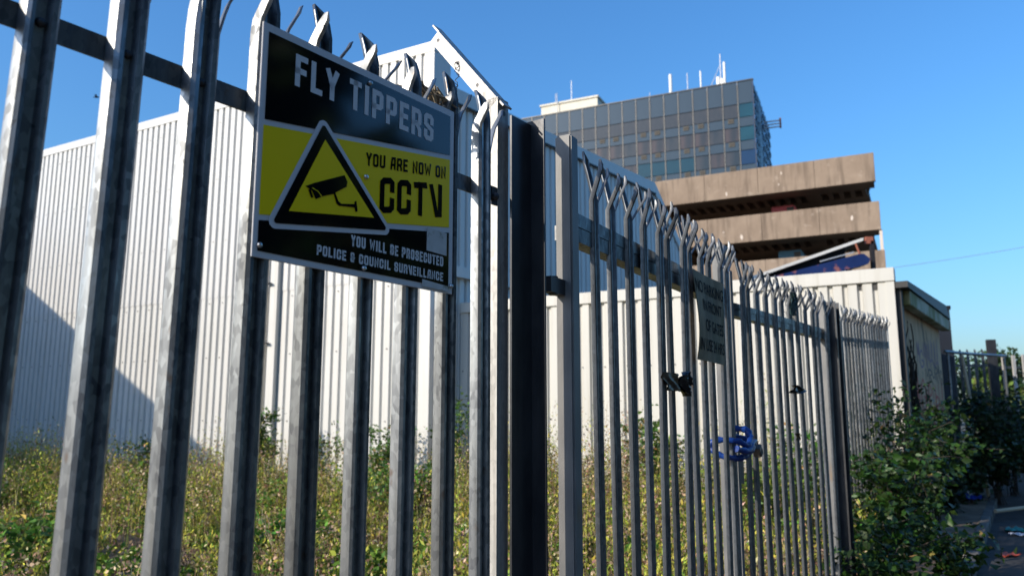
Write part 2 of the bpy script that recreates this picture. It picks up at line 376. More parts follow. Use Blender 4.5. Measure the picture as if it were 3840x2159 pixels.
# ------------------------------------------------------------------ gate leaves
def gate_leaf(label, az, d, x0, n, tip, stile_a, stile_b, rail_t, rail_h, bows):
    org, rz = line_frame(az, d)
    t = thing('gate_leaf', label, 'gate', org, rz, 'two palisade gate leaves')
    ms = [pale_mesh(tip, .045, 0, 20 + k, 1.0, .62, .022, 16) for k in range(6)]
    for q in ms: q.materials.append(MATS['gate_steel'])
    for i in range(n):
        me = ms[i * 5 % 6]
        if i in bows: me = pale_mesh(tip, .045, bows[i], 40 + i, 1.0, .62, .022, 16); me.materials.append(MATS['gate_steel'])
        p = obj('pale', me, None, t, (x0 + .155 * i, 0, 0), (random.uniform(-.008, .008), random.gauss(0, .006), random.uniform(-.09, .09)))
        for z in (rail_t - .025,): obj('bolt', BOLT, None, p, (.036, .0, z))
    for (xa, xb, ya, yb, zt) in (stile_a, stile_b):
        obj('stile', bevel(MB().box((xa, ya, .08), (xb, yb, zt)).mesh('stile'), .006, 2), 'post_paint', t)
    xa, xb = stile_a[1], stile_b[0]
    for zt in (rail_t, .36):
        r1 = obj('rail', MB().box((xa, .001, zt - rail_h * .5 + .001), (xb, .03, zt)), 'gate_steel', t)
        obj('rail', MB().box((xa, .003, zt - rail_h - .004), (xb, .062, zt - rail_h * .5 - .001)), 'gate_steel', t)
    return t
leaf1 = gate_leaf('near palisade gate leaf standing ajar, one pale bowed, weathered notice hung on it', 30, 1.132, 2.557, 12, 2.45,
                  (2.30, 2.358, -.03, .03, 2.43), (4.30, 4.364, -.002, .075, 2.43), 2.185, .095, {1: -.03})
leaf2 = gate_leaf('far palisade gate leaf with a white plastic bag snagged on its spikes', 37, 1.73, 4.52, 12, 2.432,
                  (4.40, 4.45, .004, .06, 2.34), (6.285, 6.335, .0, .06, 2.38), 2.149, .072, {})
hg = MB().box((2.2, -.004, 1.885), (2.302, .03, 1.935)); hg.tube([(2.245, .012, 1.88), (2.245, .012, 1.94)], .016, 10)
obj('hinge', hg, 'bolt_dark', leaf1)
pl = obj('lock_plate', MB().box((4.40, .064, 1.11), (4.645, .068, 1.28)), 'post_paint', leaf2)
obj('slot', MB().box((4.48, .0615, 1.205), (4.57, .0638, 1.22)), 'lock_black', pl)

# ------------------------------------------------------------------ far fence panel (ground climbs a little)
org3, rz3 = line_frame(35, 1.954)
panel = thing('palisade_fence', 'short palisade fence panel between the gates and the cream lean-to corner', 'fence', org3, rz3)
pm3 = [pale_mesh(2.62, .045, 0, 60 + k, 1.0, .7, .02) for k in range(3)]
for q in pm3: q.materials.append(MATS['galvanised'])
for i in range(17):
    p = obj('pale', pm3[i * 2 % 3], None, panel, (8.802 + .155 * i, 0, .04 + .0078 * i), (0, 0, random.uniform(-.04, .04)))
def slope_bar(x0, x1, y0, y1, za, zb, h): return MB().add([(x0, y0, za - h), (x1, y0, zb - h), (x1, y1, zb - h), (x0, y1, za - h), (x0, y0, za), (x1, y0, zb), (x1, y1, zb), (x0, y1, za)],
    [(0, 3, 2, 1), (4, 5, 6, 7), (0, 1, 5, 4), (1, 2, 6, 5), (2, 3, 7, 6), (3, 0, 4, 7)])
for dz in (0, -1.75):
    obj('rail', slope_bar(8.6, 11.46, .001, .04, 2.312 + dz, 2.468 + dz, .045), 'gate_steel', panel)
obj('post', angle_post(11.45, .07, .008, 0, 2.8), 'galvanised_light', panel)
obj('post', MB().box((8.56, .045, 0), (8.63, .115, 2.4)), 'galvanised', panel)

# ------------------------------------------------------------------ warning sign (lettering drawn as strokes)
GL = {
 'A': [[(0, 0), (.12, .6), (.3, 1), (1, 1), (1, 0)], [(.06, .36), (1, .36)]],
 'B': [[(0, 0), (0, 1), (.8, 1), (1, .9), (1, .62), (.85, .53), (0, .53)], [(.85, .53), (1, .44), (1, .1), (.8, 0), (0, 0)]],
 'C': [[(1, .7), (1, .92), (.8, 1), (.2, 1), (0, .92), (0, .08), (.2, 0), (.8, 0), (1, .08), (1, .3)]],
 'D': [[(0, 0), (0, 1), (.75, 1), (1, .9), (1, .1), (.75, 0), (0, 0)]],
 'E': [[(1, 1), (0, 1), (0, 0), (1, 0)], [(0, .52), (.85, .52)]], 'F': [[(1, 1), (0, 1), (0, 0)], [(0, .5), (.85, .5)]],
 'I': [[(.5, 0), (.5, 1)]], 'L': [[(0, 1), (0, 0), (1, 0)]], 'N': [[(0, 0), (0, 1), (1, 0), (1, 1)]],
 'O': [[(.2, 1), (0, .92), (0, .08), (.2, 0), (.8, 0), (1, .08), (1, .92), (.8, 1), (.2, 1)]],
 'P': [[(0, 0), (0, 1), (.8, 1), (1, .92), (1, .5), (.8, .42), (0, .42)]],
 'R': [[(0, 0), (0, 1), (.8, 1), (1, .92), (1, .52), (.8, .44), (0, .44)], [(.55, .44), (1, .2), (1, 0)]],
 'S': [[(1, .74), (1, .92), (.8, 1), (.2, 1), (0, .92), (0, .62), (1, .4), (1, .08), (.8, 0), (.2, 0), (0, .08), (0, .26)]],
 'T': [[(0, 1), (1, 1)], [(.5, 1), (.5, 0)]], 'U': [[(0, 1), (0, .08), (.2, 0), (.8, 0), (1, .08), (1, 1)]],
 'V': [[(0, 1), (.62, 0), (1, 0), (1, 1)]], 'W': [[(0, 1), (.2, 0), (.5, .75), (.8, 0), (1, 1)]],
 'Y': [[(0, 1), (.5, .48), (1, 1)], [(.5, .48), (.5, 0)]],
 '&': [[(1, .45), (.55, 0), (.2, 0), (0, .08), (0, .36), (.2, .5), (.75, .5)], [(.2, .5), (0, .62), (0, .92), (.2, 1), (.7, 1), (.85, .92), (.85, .75)], [(.75, .62), (.75, .02)]],
}
WID = {'I': .42, 'W': 1.35, 'E': .9, 'L': .88, 'F': .9}
def ribbon(mb, pts, th, y):
    pts = [Vector(p) for p in pts]
    closed = (pts[0] - pts[-1]).length < 1e-6
    if closed: pts = pts[:-1]
    n = len(pts)
    if not closed:
        pts[0] = pts[0] - (pts[1] - pts[0]).normalized() * th / 2; pts[-1] = pts[-1] + (pts[-1] - pts[-2]).normalized() * th / 2
    L, Rr = [], []
    for i in range(n):
        a = pts[i - 1] if (i or closed) else None; b = pts[(i + 1) % n] if (i < n - 1 or closed) else None
        d1 = (pts[i] - a).normalized() if a is not None else None; d2 = (b - pts[i]).normalized() if b is not None else None
        if d1 is None: d1 = d2
        if d2 is None: d2 = d1
        n1 = Vector((-d1.y, d1.x)); n2 = Vector((-d2.y, d2.x)); m = n1 + n2
        m = m / max(m.length_squared, .5) * 2 if m.length > 1e-6 else n1
        L.append(pts[i] + m * th / 2); Rr.append(pts[i] - m * th / 2)
    vv = [(p.x, y, p.y) for p in L] + [(p.x, y, p.y) for p in Rr]
    ff = [(n + i, n + (i + 1) % n, (i + 1) % n, i) for i in range(n if closed else n - 1)]
    mb.add(vv, ff)
def stroke_text(mat, txt, x0, x1, zb0, zb1, h, th, y, gap=.28, space=.55):
    wd = [space if c == ' ' else WID.get(c, 1.0) for c in txt]
    tot = sum(wd) + gap * (len(txt) - 1); u = (x1 - x0) / tot; x = x0
    for c, w_ in zip(txt, wd):
        if c != ' ':
            mb = MB(); W_ = w_ * u; zb = zb0 + (zb1 - zb0) * (x - x0) / (x1 - x0)
            for pl_ in GL[c]:
                ribbon(mb, [(x + th / 2 + px * (W_ - th), zb + (zb1 - zb0) / (x1 - x0) * px * W_ + th / 2 + pz * (h - th)) for px, pz in pl_], th, y)
            obj('letter', mb, mat, sign)
        x += (w_ + gap) * u
def rounded(poly, r, k=6):
    out = []; n = len(poly)
    for i in range(n):
        p = Vector(poly[i]); a = (Vector(poly[i - 1]) - p).normalized(); b = (Vector(poly[(i + 1) % n]) - p).normalized()
        ang = a.angle(b); t = r / math.tan(ang / 2); c = p + (a + b).normalized() * (r / math.sin(ang / 2))
        s_, e_ = p + a * t - c, p + b * t - c
        for q in range(k + 1):
            v = s_.lerp(e_, q / k).normalized() * r; out.append(tuple(c + v))
    return out
sx = Vector(org) + Matrix.Rotation(rz, 3, 'Z') @ Vector((0, -.0285, 0))
sign = thing('warning_sign', 'yellow, black and white CCTV fly tipping warning sign bolted on fence pales', 'sign', sx, rz)
def flat(name, pts, y, mat, th=.0005):
    o = obj(name, MB().prism_xz(pts, y, y + th), mat, sign); return o
obj('plate', bevel(MB().box((.993, -.004, 1.822), (1.635, 0, 2.338)).mesh('plate'), .0012), 'sign_white', sign)
flat('panel', [(1.008, 2.121), (1.617, 2.207), (1.617, 2.319), (1.008, 2.319)], -.0052, 'sign_black')
flat('panel', [(1.006, 1.913), (1.617, 2.004), (1.617, 2.194), (1.006, 2.108)], -.0052, 'sign_yellow')
flat('panel', [(1.006, 1.836), (1.617, 1.838), (1.617, 1.989), (1.006, 1.901)], -.0052, 'sign_black')
tw = [(1.163, 2.178), (1.018, 1.886), (1.406, 1.942)]
def inset(tri, d):
    out = []
    for i in range(3):
        p = Vector(tri[i]); a = (Vector(tri[i - 1]) - p).normalized(); b = (Vector(tri[(i + 1) % 3]) - p).normalized()
        out.append(tuple(p + (a + b).normalized() * d / math.sin(a.angle(b) / 2)))
    return out
flat('pictogram', rounded(tw, .016), -.0064, 'sign_white')
flat('pictogram', rounded(inset(tw, .0115), .006), -.0076, 'sign_black')
flat('pictogram', [(1.172, 2.122), (1.079, 1.935), (1.332, 1.972)], -.0088, 'sign_yellow')
flat('pictogram', [(1.12, 2.0), (1.146, 2.014), (1.232, 2.053), (1.242, 2.04), (1.24, 2.027), (1.206, 2.005), (1.216, 1.988), (1.225, 1.983), (1.266, 1.991), (1.267, 1.998), (1.272, 2.0), (1.277, 1.976), (1.27, 1.973), (1.267, 1.983), (1.22, 1.977), (1.211, 1.98), (1.202, 2.001), (1.169, 1.988), (1.15, 1.977), (1.139, 1.994)], -.0100, 'sign_black')
flat('pictogram', [(1.128, 1.994), (1.137, 1.977), (1.143, 1.980), (1.134, 1.9975)], -.0100, 'sign_black')
lw = .0018; mbl = MB(); ribbon(mbl, [(1.139, 2.0), (1.155, 1.996), (1.167, 1.986)], lw, -.0108); obj('pictogram', mbl, 'sign_yellow', sign)
stroke_text('sign_letter', 'FLY TIPPERS', 1.081, 1.546, 2.222, 2.223, .075, .0138, -.0062, .26, .38)
stroke_text('sign_black', 'YOU ARE NOW ON', 1.303, 1.599, 2.096, 2.136, .033, .0060, -.0062, .24, .5)
stroke_text('sign_black', 'CCTV', 1.352, 1.585, 1.990, 2.024, .09, .0158, -.0062, .2)
stroke_text('sign_letter', 'YOU WILL BE PROSECUTED', 1.263, 1.594, 1.891, 1.892, .0265, .0052, -.0062, .24, .5)
stroke_text('sign_letter', 'POLICE & COUNCIL SURVEILLANCE', 1.162, 1.594, 1.853, 1.852, .0235, .0048, -.0062, .24, .5)
flat('sticker', [(1.526, 1.925), (1.606, 1.923), (1.606, 1.985), (1.527, 1.987)], -.0070, 'sign_sticker')
flat('sticker', [(1.511, 1.8285), (1.620, 1.827), (1.620, 1.841), (1.512, 1.847)], -.0070, 'sign_sticker')
for x, z in ((1.308, 2.307), (1.303, 2.067), (1.009, 1.848), (1.305, 1.844), (1.626, 1.844)):
    obj('bolt', MB().dome((x, -.005, z), (0, -1, 0), .0062, .008), 'bolt_zinc', sign)

# ------------------------------------------------------------------ weathered notice on the first leaf
orgA, rzA = line_frame(30, 1.132)
notice = thing('parking_notice', 'buckled grimy no parking notice with black hand lettering on the near gate leaf', 'sign', orgA, rzA)
NX0, NX1, NZ0, NZ1 = 3.60, 4.09, 1.755, 2.178
def bend(u, v):                       # local buckle of the board
    return -.036 - .012 * math.sin(v * 3.4 + .3) * (1 - u) - .004 * math.sin(u * 5 + v * 2)
nb = MB(); nu, nv = 24, 20
def npt(x, z, off=0):
    u = (x - NX0) / (NX1 - NX0); v = (z - NZ0) / (NZ1 - NZ0)
    return (x + .012 * math.sin(v * 5.5) * (1 - u), bend(u, v) - off, z)
for sgn in (0, 1):
    o0 = len(nb.v)
    for jv in range(nv + 1):
        for iu in range(nu + 1): nb.v.append(npt(NX0 + (NX1 - NX0) * iu / nu, NZ0 + (NZ1 - NZ0) * jv / nv, -.003 * sgn))
    for jv in range(nv):
        for iu in range(nu):
            q = (o0 + jv * (nu + 1) + iu, o0 + jv * (nu + 1) + iu + 1, o0 + (jv + 1) * (nu + 1) + iu + 1, o0 + (jv + 1) * (nu + 1) + iu)
            nb.f.append(q if sgn == 0 else q[::-1])
me = bpy.data.meshes.new('board'); me.from_pydata(nb.v, [], nb.f); me.polygons.foreach_set('use_smooth', [True] * len(me.polygons))
obj('board', me, 'notice_board', notice)
def notice_line(txt, x0, x1, z0, h):
    cu = bpy.data.curves.new('t', 'FONT'); cu.body = txt; cu.size = 1; cu.offset = .012
    to = bpy.data.objects.new('t', cu); COL.objects.link(to)
    bpy.context.view_layer.update()
    tm = to.to_mesh(); vv = np.array([v.co[:] for v in tm.vertices]); ff = [tuple(p.vertices) for p in tm.polygons]; to.to_mesh_clear()
    bpy.data.objects.remove(to)
    a, b = vv.min(0), vv.max(0)
    mb = MB(); mb.v = [npt(x0 + (v[0] - a[0]) / (b[0] - a[0]) * (x1 - x0), z0 + (v[1] - a[1]) / (b[1] - a[1]) * h, .0016) for v in vv]; mb.f = ff
    me = bpy.data.meshes.new('lettering'); me.from_pydata(mb.v, [], mb.f)
    obj('lettering', me, 'notice_letter', notice)
notice_line('NO PARKING', 3.615, 4.08, 2.078, .06)
notice_line('IN FRONT', 3.70, 4.05, 1.995, .055)
notice_line('OF GATES', 3.71, 4.07, 1.898, .058)
notice_line('IN USE 24 HRS', 3.615, 4.08, 1.803, .058)

# ------------------------------------------------------------------ warehouse walls of ribbed sheet
def sheet_mesh(width, h0, h1, pitch=.2, depth=.046, tops=None):
    """ribbed sheet in local x (width), -y outward; tops(x) gives the upper edge"""
    n = int(round(width / pitch)); xs = []
    for i in range(n):
        for dx, dep in ((0, 0), (.118, 0), (.138, 1), (.180, 1)): xs.append((i * pitch + dx * pitch / .2, dep * depth))
    xs.append((n * pitch, 0)); xs = [(x * width / (n * pitch), d) for x, d in xs]
    mb = MB(); m = len(xs)
    for zf in (0, 1):
        for x, d in xs: mb.v.append((x, d, h0 if zf == 0 else (tops(x) if tops else h1)))
    for x, d in xs: mb.v.append((x, d + .002, tops(x) if tops else h1))
    mb.f = [(i, i + 1, m + i + 1, m + i) for i in range(m - 1)] + [(m + i, m + i + 1, 2 * m + i + 1, 2 * m + i) for i in range(m - 1)]
    me = bpy.data.meshes.new('cladding_sheet'); me.from_pydata(mb.v, [], mb.f); return me
def wall_frame(p0, p1):
    """local x from p0 to p1 seen left to right from outside"""
    d = Vector((p1[0] - p0[0], p1[1] - p0[1], 0)); return (p0[0], p0[1], 0), math.atan2(d.y, d.x), d.length
CA = (-1.46, 14.0)                                    # tall corner
eA = Vector((-math.sin(R(60.4)), math.cos(R(60.4)), 0)); eB = Vector((math.sin(R(38)), math.cos(R(38)), 0))
LA = 17.0
A0 = (CA[0] + eA.x * LA, CA[1] + eA.y * LA)
ware = thing('warehouse', 'tall white ribbed metal warehouse behind the fence', 'building', (CA[0], CA[1], 0))
def put(name, me, mat, parent, frame, dx=0, dy=0, dz=0):
    (x, y, z), r, L = frame
    o = obj(name, me, mat, None); M = Matrix.Translation((x, y, z)) @ Matrix.Rotation(r, 4, 'Z') @ Matrix.Translation((dx, dy, dz))
    o.parent = parent; o.matrix_parent_inverse = Matrix.Identity(4)
    P = Matrix.Translation(parent.location) @ Matrix.Rotation(parent.rotation_euler.z, 4, 'Z')
    o.matrix_basis = P.inverted() @ M
    return o
fA = wall_frame(A0, CA)
lo_m, up_m = sheet_mesh(1.0, 0, 4.03), sheet_mesh(1.0, 3.97, 8.3)
lo_m.materials.append(MATS['cladding']); up_m.materials.append(MATS['cladding_upper'])
for i in range(17):
    put('cladding_sheet', lo_m, None, ware, fA, i, random.uniform(0, .003))
    put('cladding_sheet', up_m, None, ware, fA, i, -.006 - random.uniform(0, .003))
put('flashing', bevel(MB().box((0, -.022, 8.22), (17.03, .1, 8.42)).mesh('flashing'), .006), 'flashing', ware, fA)
put('flashing', MB().box((16.93, -.014, 0), (17.018, .1, 8.218)), 'flashing', ware, fA)
# return of the tall front
fR = wall_frame(CA, (CA[0] + eB.x * .5, CA[1] + eB.y * .5))
put('parapet_return', MB().box((.02, 0, 7.3), (.47, .3, 8.42)), 'flashing', ware, fR)
put('roof', MB().add([(0, .1, 8.1), (17, .1, 8.1), (17, .5, 8.1), (0, .5, 8.1), (0, .1, 0), (17, .1, 0), (17, .5, 0), (0, .5, 0)], [(0, 1, 2, 3), (3, 2, 6, 7)]), 'dark_trim', ware, fA)
LB = 12.0
fB = wall_frame((CA[0] + eB.x * .02, CA[1] + eB.y * .02), (CA[0] + eB.x * LB, CA[1] + eB.y * LB))
def topB(x): return 7.42 if x < 8.55 else 7.42 - (x - 8.55) * .93
bm_ = sheet_mesh(1.0, 0, 7.42); bm_.materials.append(MATS['cladding_upper'])
for i in range(12):
    m = bm_ if i < 8 else sheet_mesh(1.0, 0, 0, tops=lambda x, i=i: topB(x + i))
    put('cladding_sheet', m, 'cladding_upper', ware, fB, i, .02)
put('flashing', MB().prism_xz([(.46, 7.40), (8.6, 7.40), (8.6, 7.7), (.46, 7.7)], -.02, .3), 'flashing', ware, fB)
put('gutter', MB().box((.46, -.045, 7.375), (8.6, -.022, 7.41)), 'dark_trim', ware, fB)
put('flashing', MB().prism_xz([(8.602, 7.40), (12, 7.4 - 3.4 * .93), (12, 7.62 - 3.4 * .93), (8.602, 7.7)], -.02, .3), 'flashing', ware, fB)
put('sill_flashing', MB().box((.1, -.07, 4.03), (9.0, .03, 4.23)), 'flashing', ware, fB)
put('gable', MB().prism_xz([(.02, 0), (12, 0), (12, 4.2), (8.6, 7.4), (.02, 7.4)], .35, .4), 'dark_trim', ware, fB)
# downpipe near the corner, standing off the tall wall
dpx = 17 - 4.03
dp = put('downpipe', MB().tube([(dpx, -.13, .2), (dpx, -.13, 8.2)], .075, 14).mesh('downpipe', 50), 'downpipe', ware, fA)
dp2 = put('downpipe', MB().box((dpx + .17, -.10, .2), (dpx + .37, -.012, 8.2)), 'cladding', ware, fA)
for z in (1.2, 2.9, 4.1, 6.3):
    o = obj('pipe_bracket', MB().tube([(dpx, -.13, z), (dpx, -.13, z + .05)], .085, 14).box((dpx - .02, -.2, z + .01), (dpx + .24, -.12, z + .03)), 'dark_trim', dp)

def fixings(parent, frame, length, zs, pitch=.2, off=.063):
    mb = MB()
    for z in zs:
        for i in range(int(length / pitch)): mb.tube([(i * pitch + off, -.016, z), (i * pitch + off, .002, z)], .011, 6)
    return stuff(put('fixings', mb, 'bolt_dark', parent, frame))
fixings(ware, fA, 17, (1.4, 2.7, 3.85, 5.2, 6.6, 7.9), .4)

# ------------------------------------------------------------------ cream lean-to in front of it
CL, CR = (-.95 + .0, 14.65), (5.37, 11.06)
lean = thing('lean_to', 'low cream ribbed metal lean-to with a deep cap flashing beyond the gates', 'building', (CR[0], CR[1], 0))
fC = wall_frame(CL, CR); Lc = fC[2]
cm = sheet_mesh(1.0, 0, 3.4); cm.materials.append(MATS['cladding_cream'])
n_c = 7
for i in range(n_c): put('cladding_sheet', cm, None, lean, fC, Lc - (i + 1) * 1.0, random.uniform(0, .003))
put('cladding_sheet', sheet_mesh(Lc - 7, 0, 3.4, pitch=.2), 'cladding_cream', lean, fC, 0, 0)
put('flashing', bevel(MB().box((0, -.03, 3.37), (Lc + .02, .2, 3.565)).mesh('flashing'), .008), 'cladding_cream', lean, fC)
put('flashing', MB().box((Lc - .1, -.012, 0), (Lc + .008, .15, 3.366)), 'cladding_cream', lean, fC)
fixings(lean, fC, Lc, (1.2, 2.3), .4); fixings(lean, (fC[0], fC[1], fC[2]), Lc, (3.405,), .8)
fC2 = wall_frame(CR, (CR[0] + eB.x * 6, CR[1] + eB.y * 6))
put('side_wall', MB().box((.16, .02, 0), (.24, .1, 3.0)), 'cladding_cream', lean, fC2)
put('roof', MB().prism([(0, .2), (Lc - .02, .2), (Lc - .3, 5.5), (2.6, 5.5)], 3.3, 3.36), 'dark_trim', lean, fC)

# wing that shades the far end of the tall wall (stands left of the picture)
wing = thing('warehouse_wing', 'flat roofed side wing shading the far end of the tall white wall', 'building', (-19, 14, 0))
wing_pts = [(-17.45, 8.6), (-16.1, 20.6), (-24, 20.6), (-24, 8.6)]
obj('wall', MB().prism([(x + 19, y - 14) for x, y in wing_pts], 0, 6.85), 'brick_wing', wing)
obj('parapet', MB().prism([(x * 1.0 + 19, y - 14) for x, y in wing_pts], 6.852, 7.0), 'flashing', wing)

# ------------------------------------------------------------------ office tower
TW = (35.1, 110.0)
eT = Vector((-math.sin(R(64.5)), math.cos(R(64.5)), 0)); eT2 = Vector((math.sin(R(24)), math.cos(R(24)), 0))
tower = thing('office_tower', 'dark glass office tower with teal end panes and rooftop antennas', 'building', (TW[0], TW[1], 0))
ncol = 19; mod = 2.2; LT = ncol * mod
fT = wall_frame((TW[0] + eT.x * LT, TW[1] + eT.y * LT), TW)
rows = [(49.9, 46.46), (46.46, 44.4), (44.4, 42.95), (42.95, 40.85), (40.85, 39.4), (39.4, 37.25), (37.25, 35.8), (35.8, 33.6), (33.6, 32.1)]
core = MB().prism([(0, .35), (LT - .1, .35), (LT - .1, 8), (0, 8)], 0, 49.6); put('core', core, 'tower_frame', tower, fT)
pane_me = {}
for r_, (z1, z0) in enumerate(rows):
    for c in range(ncol):
        last = c == ncol - 1
        if r_ == 0 or r_ % 2 == 0: mat = 'spandrel'
        elif last: mat = 'window_blue' if r_ == 5 else 'window_teal'
        elif r_ == 5 and 11 <= c <= 14: mat = 'window_teal'
        else: mat = 'window_brown' if (c * 7 + r_ * 5 + c * c) % 3 == 0 else 'window_dark'
        key = (r_, mat)
        if key not in pane_me:
            pm_ = MB().box((0, -.02, z0 + .05), (mod - .2, .1, z1 - .05)).mesh('pane'); pm_.materials.append(MATS[mat]); pane_me[key] = pm_
        po = put('pane', pane_me[key], None, tower, fT, c * mod + .08, (-.012 if mat == 'spandrel' else .0) + random.uniform(0, .02))
for c in range(ncol + 1):
    put('mullion', MB().box((c * mod - .05, -.12, 30), (c * mod + .05, .2, 49.9)), 'mullion' if c < ncol else 'tower_frame', tower, fT)
vent_m = MB().box((0, -.10, 0), (.85, .1, .62)).mesh('vent'); vent_m.materials.append(MATS['vent_louvre'])
slot_m = MB().box((.08, -.12, .12), (.77, -.101, .5)).mesh('slot'); slot_m.materials.append(MATS['vent_slot'])
for r_, cols in ((2, (8, 9, 11, 12, 14, 15, 17)), (4, (8, 11, 12, 14, 15, 17)), (6, (11, 12, 14, 15, 17))):
    for c in cols:
        v_ = put('vent', vent_m, None, tower, fT, c * mod + .65, -.02, rows[r_][1] + .72); obj('slot', slot_m, None, v_)
put('roof_edge', MB().box((0, -.15, 49.9), (LT + .1, .4, 50.05)), 'tower_frame', tower, fT)
fT2 = wall_frame(TW, (TW[0] + eT2.x * 22, TW[1] + eT2.y * 22))
put('side_wall', MB().box((.1, .02, 0), (22, .4, 49.88)), 'side_glass', tower, fT2)
sw = MB()
for c in range(10):
    sw.box((c * 2.2 + .12, -.06, 20), (c * 2.2 + .2, .0, 49.8))
    for k in range(16):
        z = 49.2 - k * 1.75 - .5 * (c % 2)
        sw.box((c * 2.2 + .3, -.10, z - .7), (c * 2.2 + 1.5 + .5 * ((c + k) % 3 == 0), .0, z))
stuff(put('side_louvres', sw, 'side_louvre', tower, fT2))
for k in range(3): put('gantry', MB().box((11.8, -2.6, 46.4 + k * .5), (12.1, -.05, 46.55 + k * .5)), 'mast_grey', tower, fT2)
put('gantry', MB().box((11.75, -2.7, 46.2), (12.15, -2.45, 47.8)), 'rust', tower, fT2)
put('plant_room', MB().box((LT - 34.0, 1.0, 49.9), (LT - 24.2, 6, 51.9)).box((LT - 34.2, .8, 51.9), (LT - 24.0, 6.2, 52.2)), 'plant_room', tower, fT)
def ant(x, z0, z1, w_, mat, y=.6): put('antenna', MB().tube([(x, y, z0), (x, y, z1)], w_, 8), mat, tower, fT)
for x, h, w_, mat in ((LT - 12.2, 3.2, .25, 'antenna_white'), (LT - 9.6, 2.9, .07, 'mast_grey'), (LT - 7.6, 2.9, .12, 'antenna_white'), (LT - 5.0, 1.4, .3, 'antenna_white'), (LT - 4.4, 1.0, .3, 'antenna_white'),
                      (LT - 4.6, 5.0, .08, 'mast_grey'), (LT - 4.05, 3.6, .19, 'antenna_white'), (LT - 31.0, 3.6, .06, 'mast_grey'), (LT - 15.5, .9, .05, 'mast_grey')):
    ant(x, 50.04, 50.04 + h, w_, mat)
put('antenna', MB().tube([(LT - 29.0, 2, 52.21), (LT - 29.0, 2, 56.0)], .07, 6), 'antenna_white', tower, fT)
put('antenna', MB().tube([(LT - 31.8, 2, 52.21), (LT - 31.8, 2, 54.2)], .07, 6), 'mast_grey', tower, fT)
put('antenna', MB().tube([(LT - 6.2, .6, 50.04), (LT - 4.6, .6, 53.4)], .05, 6), 'mast_grey', tower, fT)

# ------------------------------------------------------------------ concrete car park
PK = (23.64, 50.0); eP = Vector((-math.sin(R(63)), math.cos(R(63)), 0)); LP = 26.0
park = thing('car_park', 'brown concrete multi storey car park with coffered decks', 'building', (PK[0], PK[1], 0))
fP = wall_frame((PK[0] + eP.x * LP, PK[1] + eP.y * LP), PK)
skew = -.12
for k, (zt, zb) in enumerate(((18.48, 16.57), (15.2, 13.33), (11.98, 10.1), (8.75, 6.9))):
    xe = LP + k * .12
    for i in range(7):
        a = xe - (i + 1) * 3.7; b = xe - i * 3.7 - .025
        f_ = put('fascia_panel', MB().box((a, 0, zb), (b, .32, zt)), 'concrete', park, fP)
        for q in range((i * 5 + k) % 3):
            cx_, cz_ = random.uniform(a + .2, b - .6), random.uniform(zb + .1, zt - .5); s_ = random.uniform(.05, .14)
            poly = [(cx_ + s_ * random.uniform(.5, 1) * math.cos(t), cz_ + s_ * random.uniform(1, 2.4) * math.sin(t)) for t in [R(60 * j) for j in range(6)]]
            o = obj('chip', MB().prism_xz(poly, -.004, .02), 'concrete_chip', f_)
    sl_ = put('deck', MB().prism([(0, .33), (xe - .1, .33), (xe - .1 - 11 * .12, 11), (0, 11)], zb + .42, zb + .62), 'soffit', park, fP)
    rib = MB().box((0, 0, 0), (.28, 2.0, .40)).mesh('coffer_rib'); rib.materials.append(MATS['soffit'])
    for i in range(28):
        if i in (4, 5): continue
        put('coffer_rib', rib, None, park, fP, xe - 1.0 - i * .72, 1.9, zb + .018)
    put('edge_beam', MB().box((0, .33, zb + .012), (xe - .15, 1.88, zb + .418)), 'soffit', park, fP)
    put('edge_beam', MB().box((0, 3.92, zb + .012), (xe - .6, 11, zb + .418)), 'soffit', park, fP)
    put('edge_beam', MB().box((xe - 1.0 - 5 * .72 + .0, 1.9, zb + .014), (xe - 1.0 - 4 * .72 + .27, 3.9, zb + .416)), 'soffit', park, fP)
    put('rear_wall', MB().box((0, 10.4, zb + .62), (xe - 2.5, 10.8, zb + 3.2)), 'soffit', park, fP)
put('column', MB().box((LP - .02, .12, 11.98), (LP + .16, .4, 13.33)), 'concrete_chip', park, fP)
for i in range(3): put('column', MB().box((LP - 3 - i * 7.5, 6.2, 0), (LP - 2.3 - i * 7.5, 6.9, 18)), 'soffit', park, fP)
def van(label, cat_mat, x, z):
    t = thing('van', label, 'van', (0, 0, 0)); (fx, fy, fz), r, L = fP
    M = Matrix.Translation((fx, fy, 0)) @ Matrix.Rotation(r, 4, 'Z') @ Matrix.Translation((x, 2.0, z)); t.matrix_world = M
    body = MB().prism_xz([(0, .35), (2.1, .35), (2.1, 1.0), (1.75, 1.5), (1.55, 1.9), (0, 1.9)], 0, 1.0).mesh('body'); obj('body', bevel(body, .06, 2), cat_mat, t)
    obj('window', MB().box((1.05, -.012, 1.35), (1.5, -.002, 1.75)), 'vent_slot', t)
    for wx in (.45, 1.65): obj('wheel', MB().tube([(wx, .02, .3), (wx, .2, .3)], .3, 14), 'dark_trim', t)
van('red vehicle top showing above the middle parapet of the car park', 'van_red', LP - 6.9, 13.955 + .25)
van('teal vehicle top showing above the lower parapet of the car park', 'van_teal', LP - 6.6, 10.725 + .25)

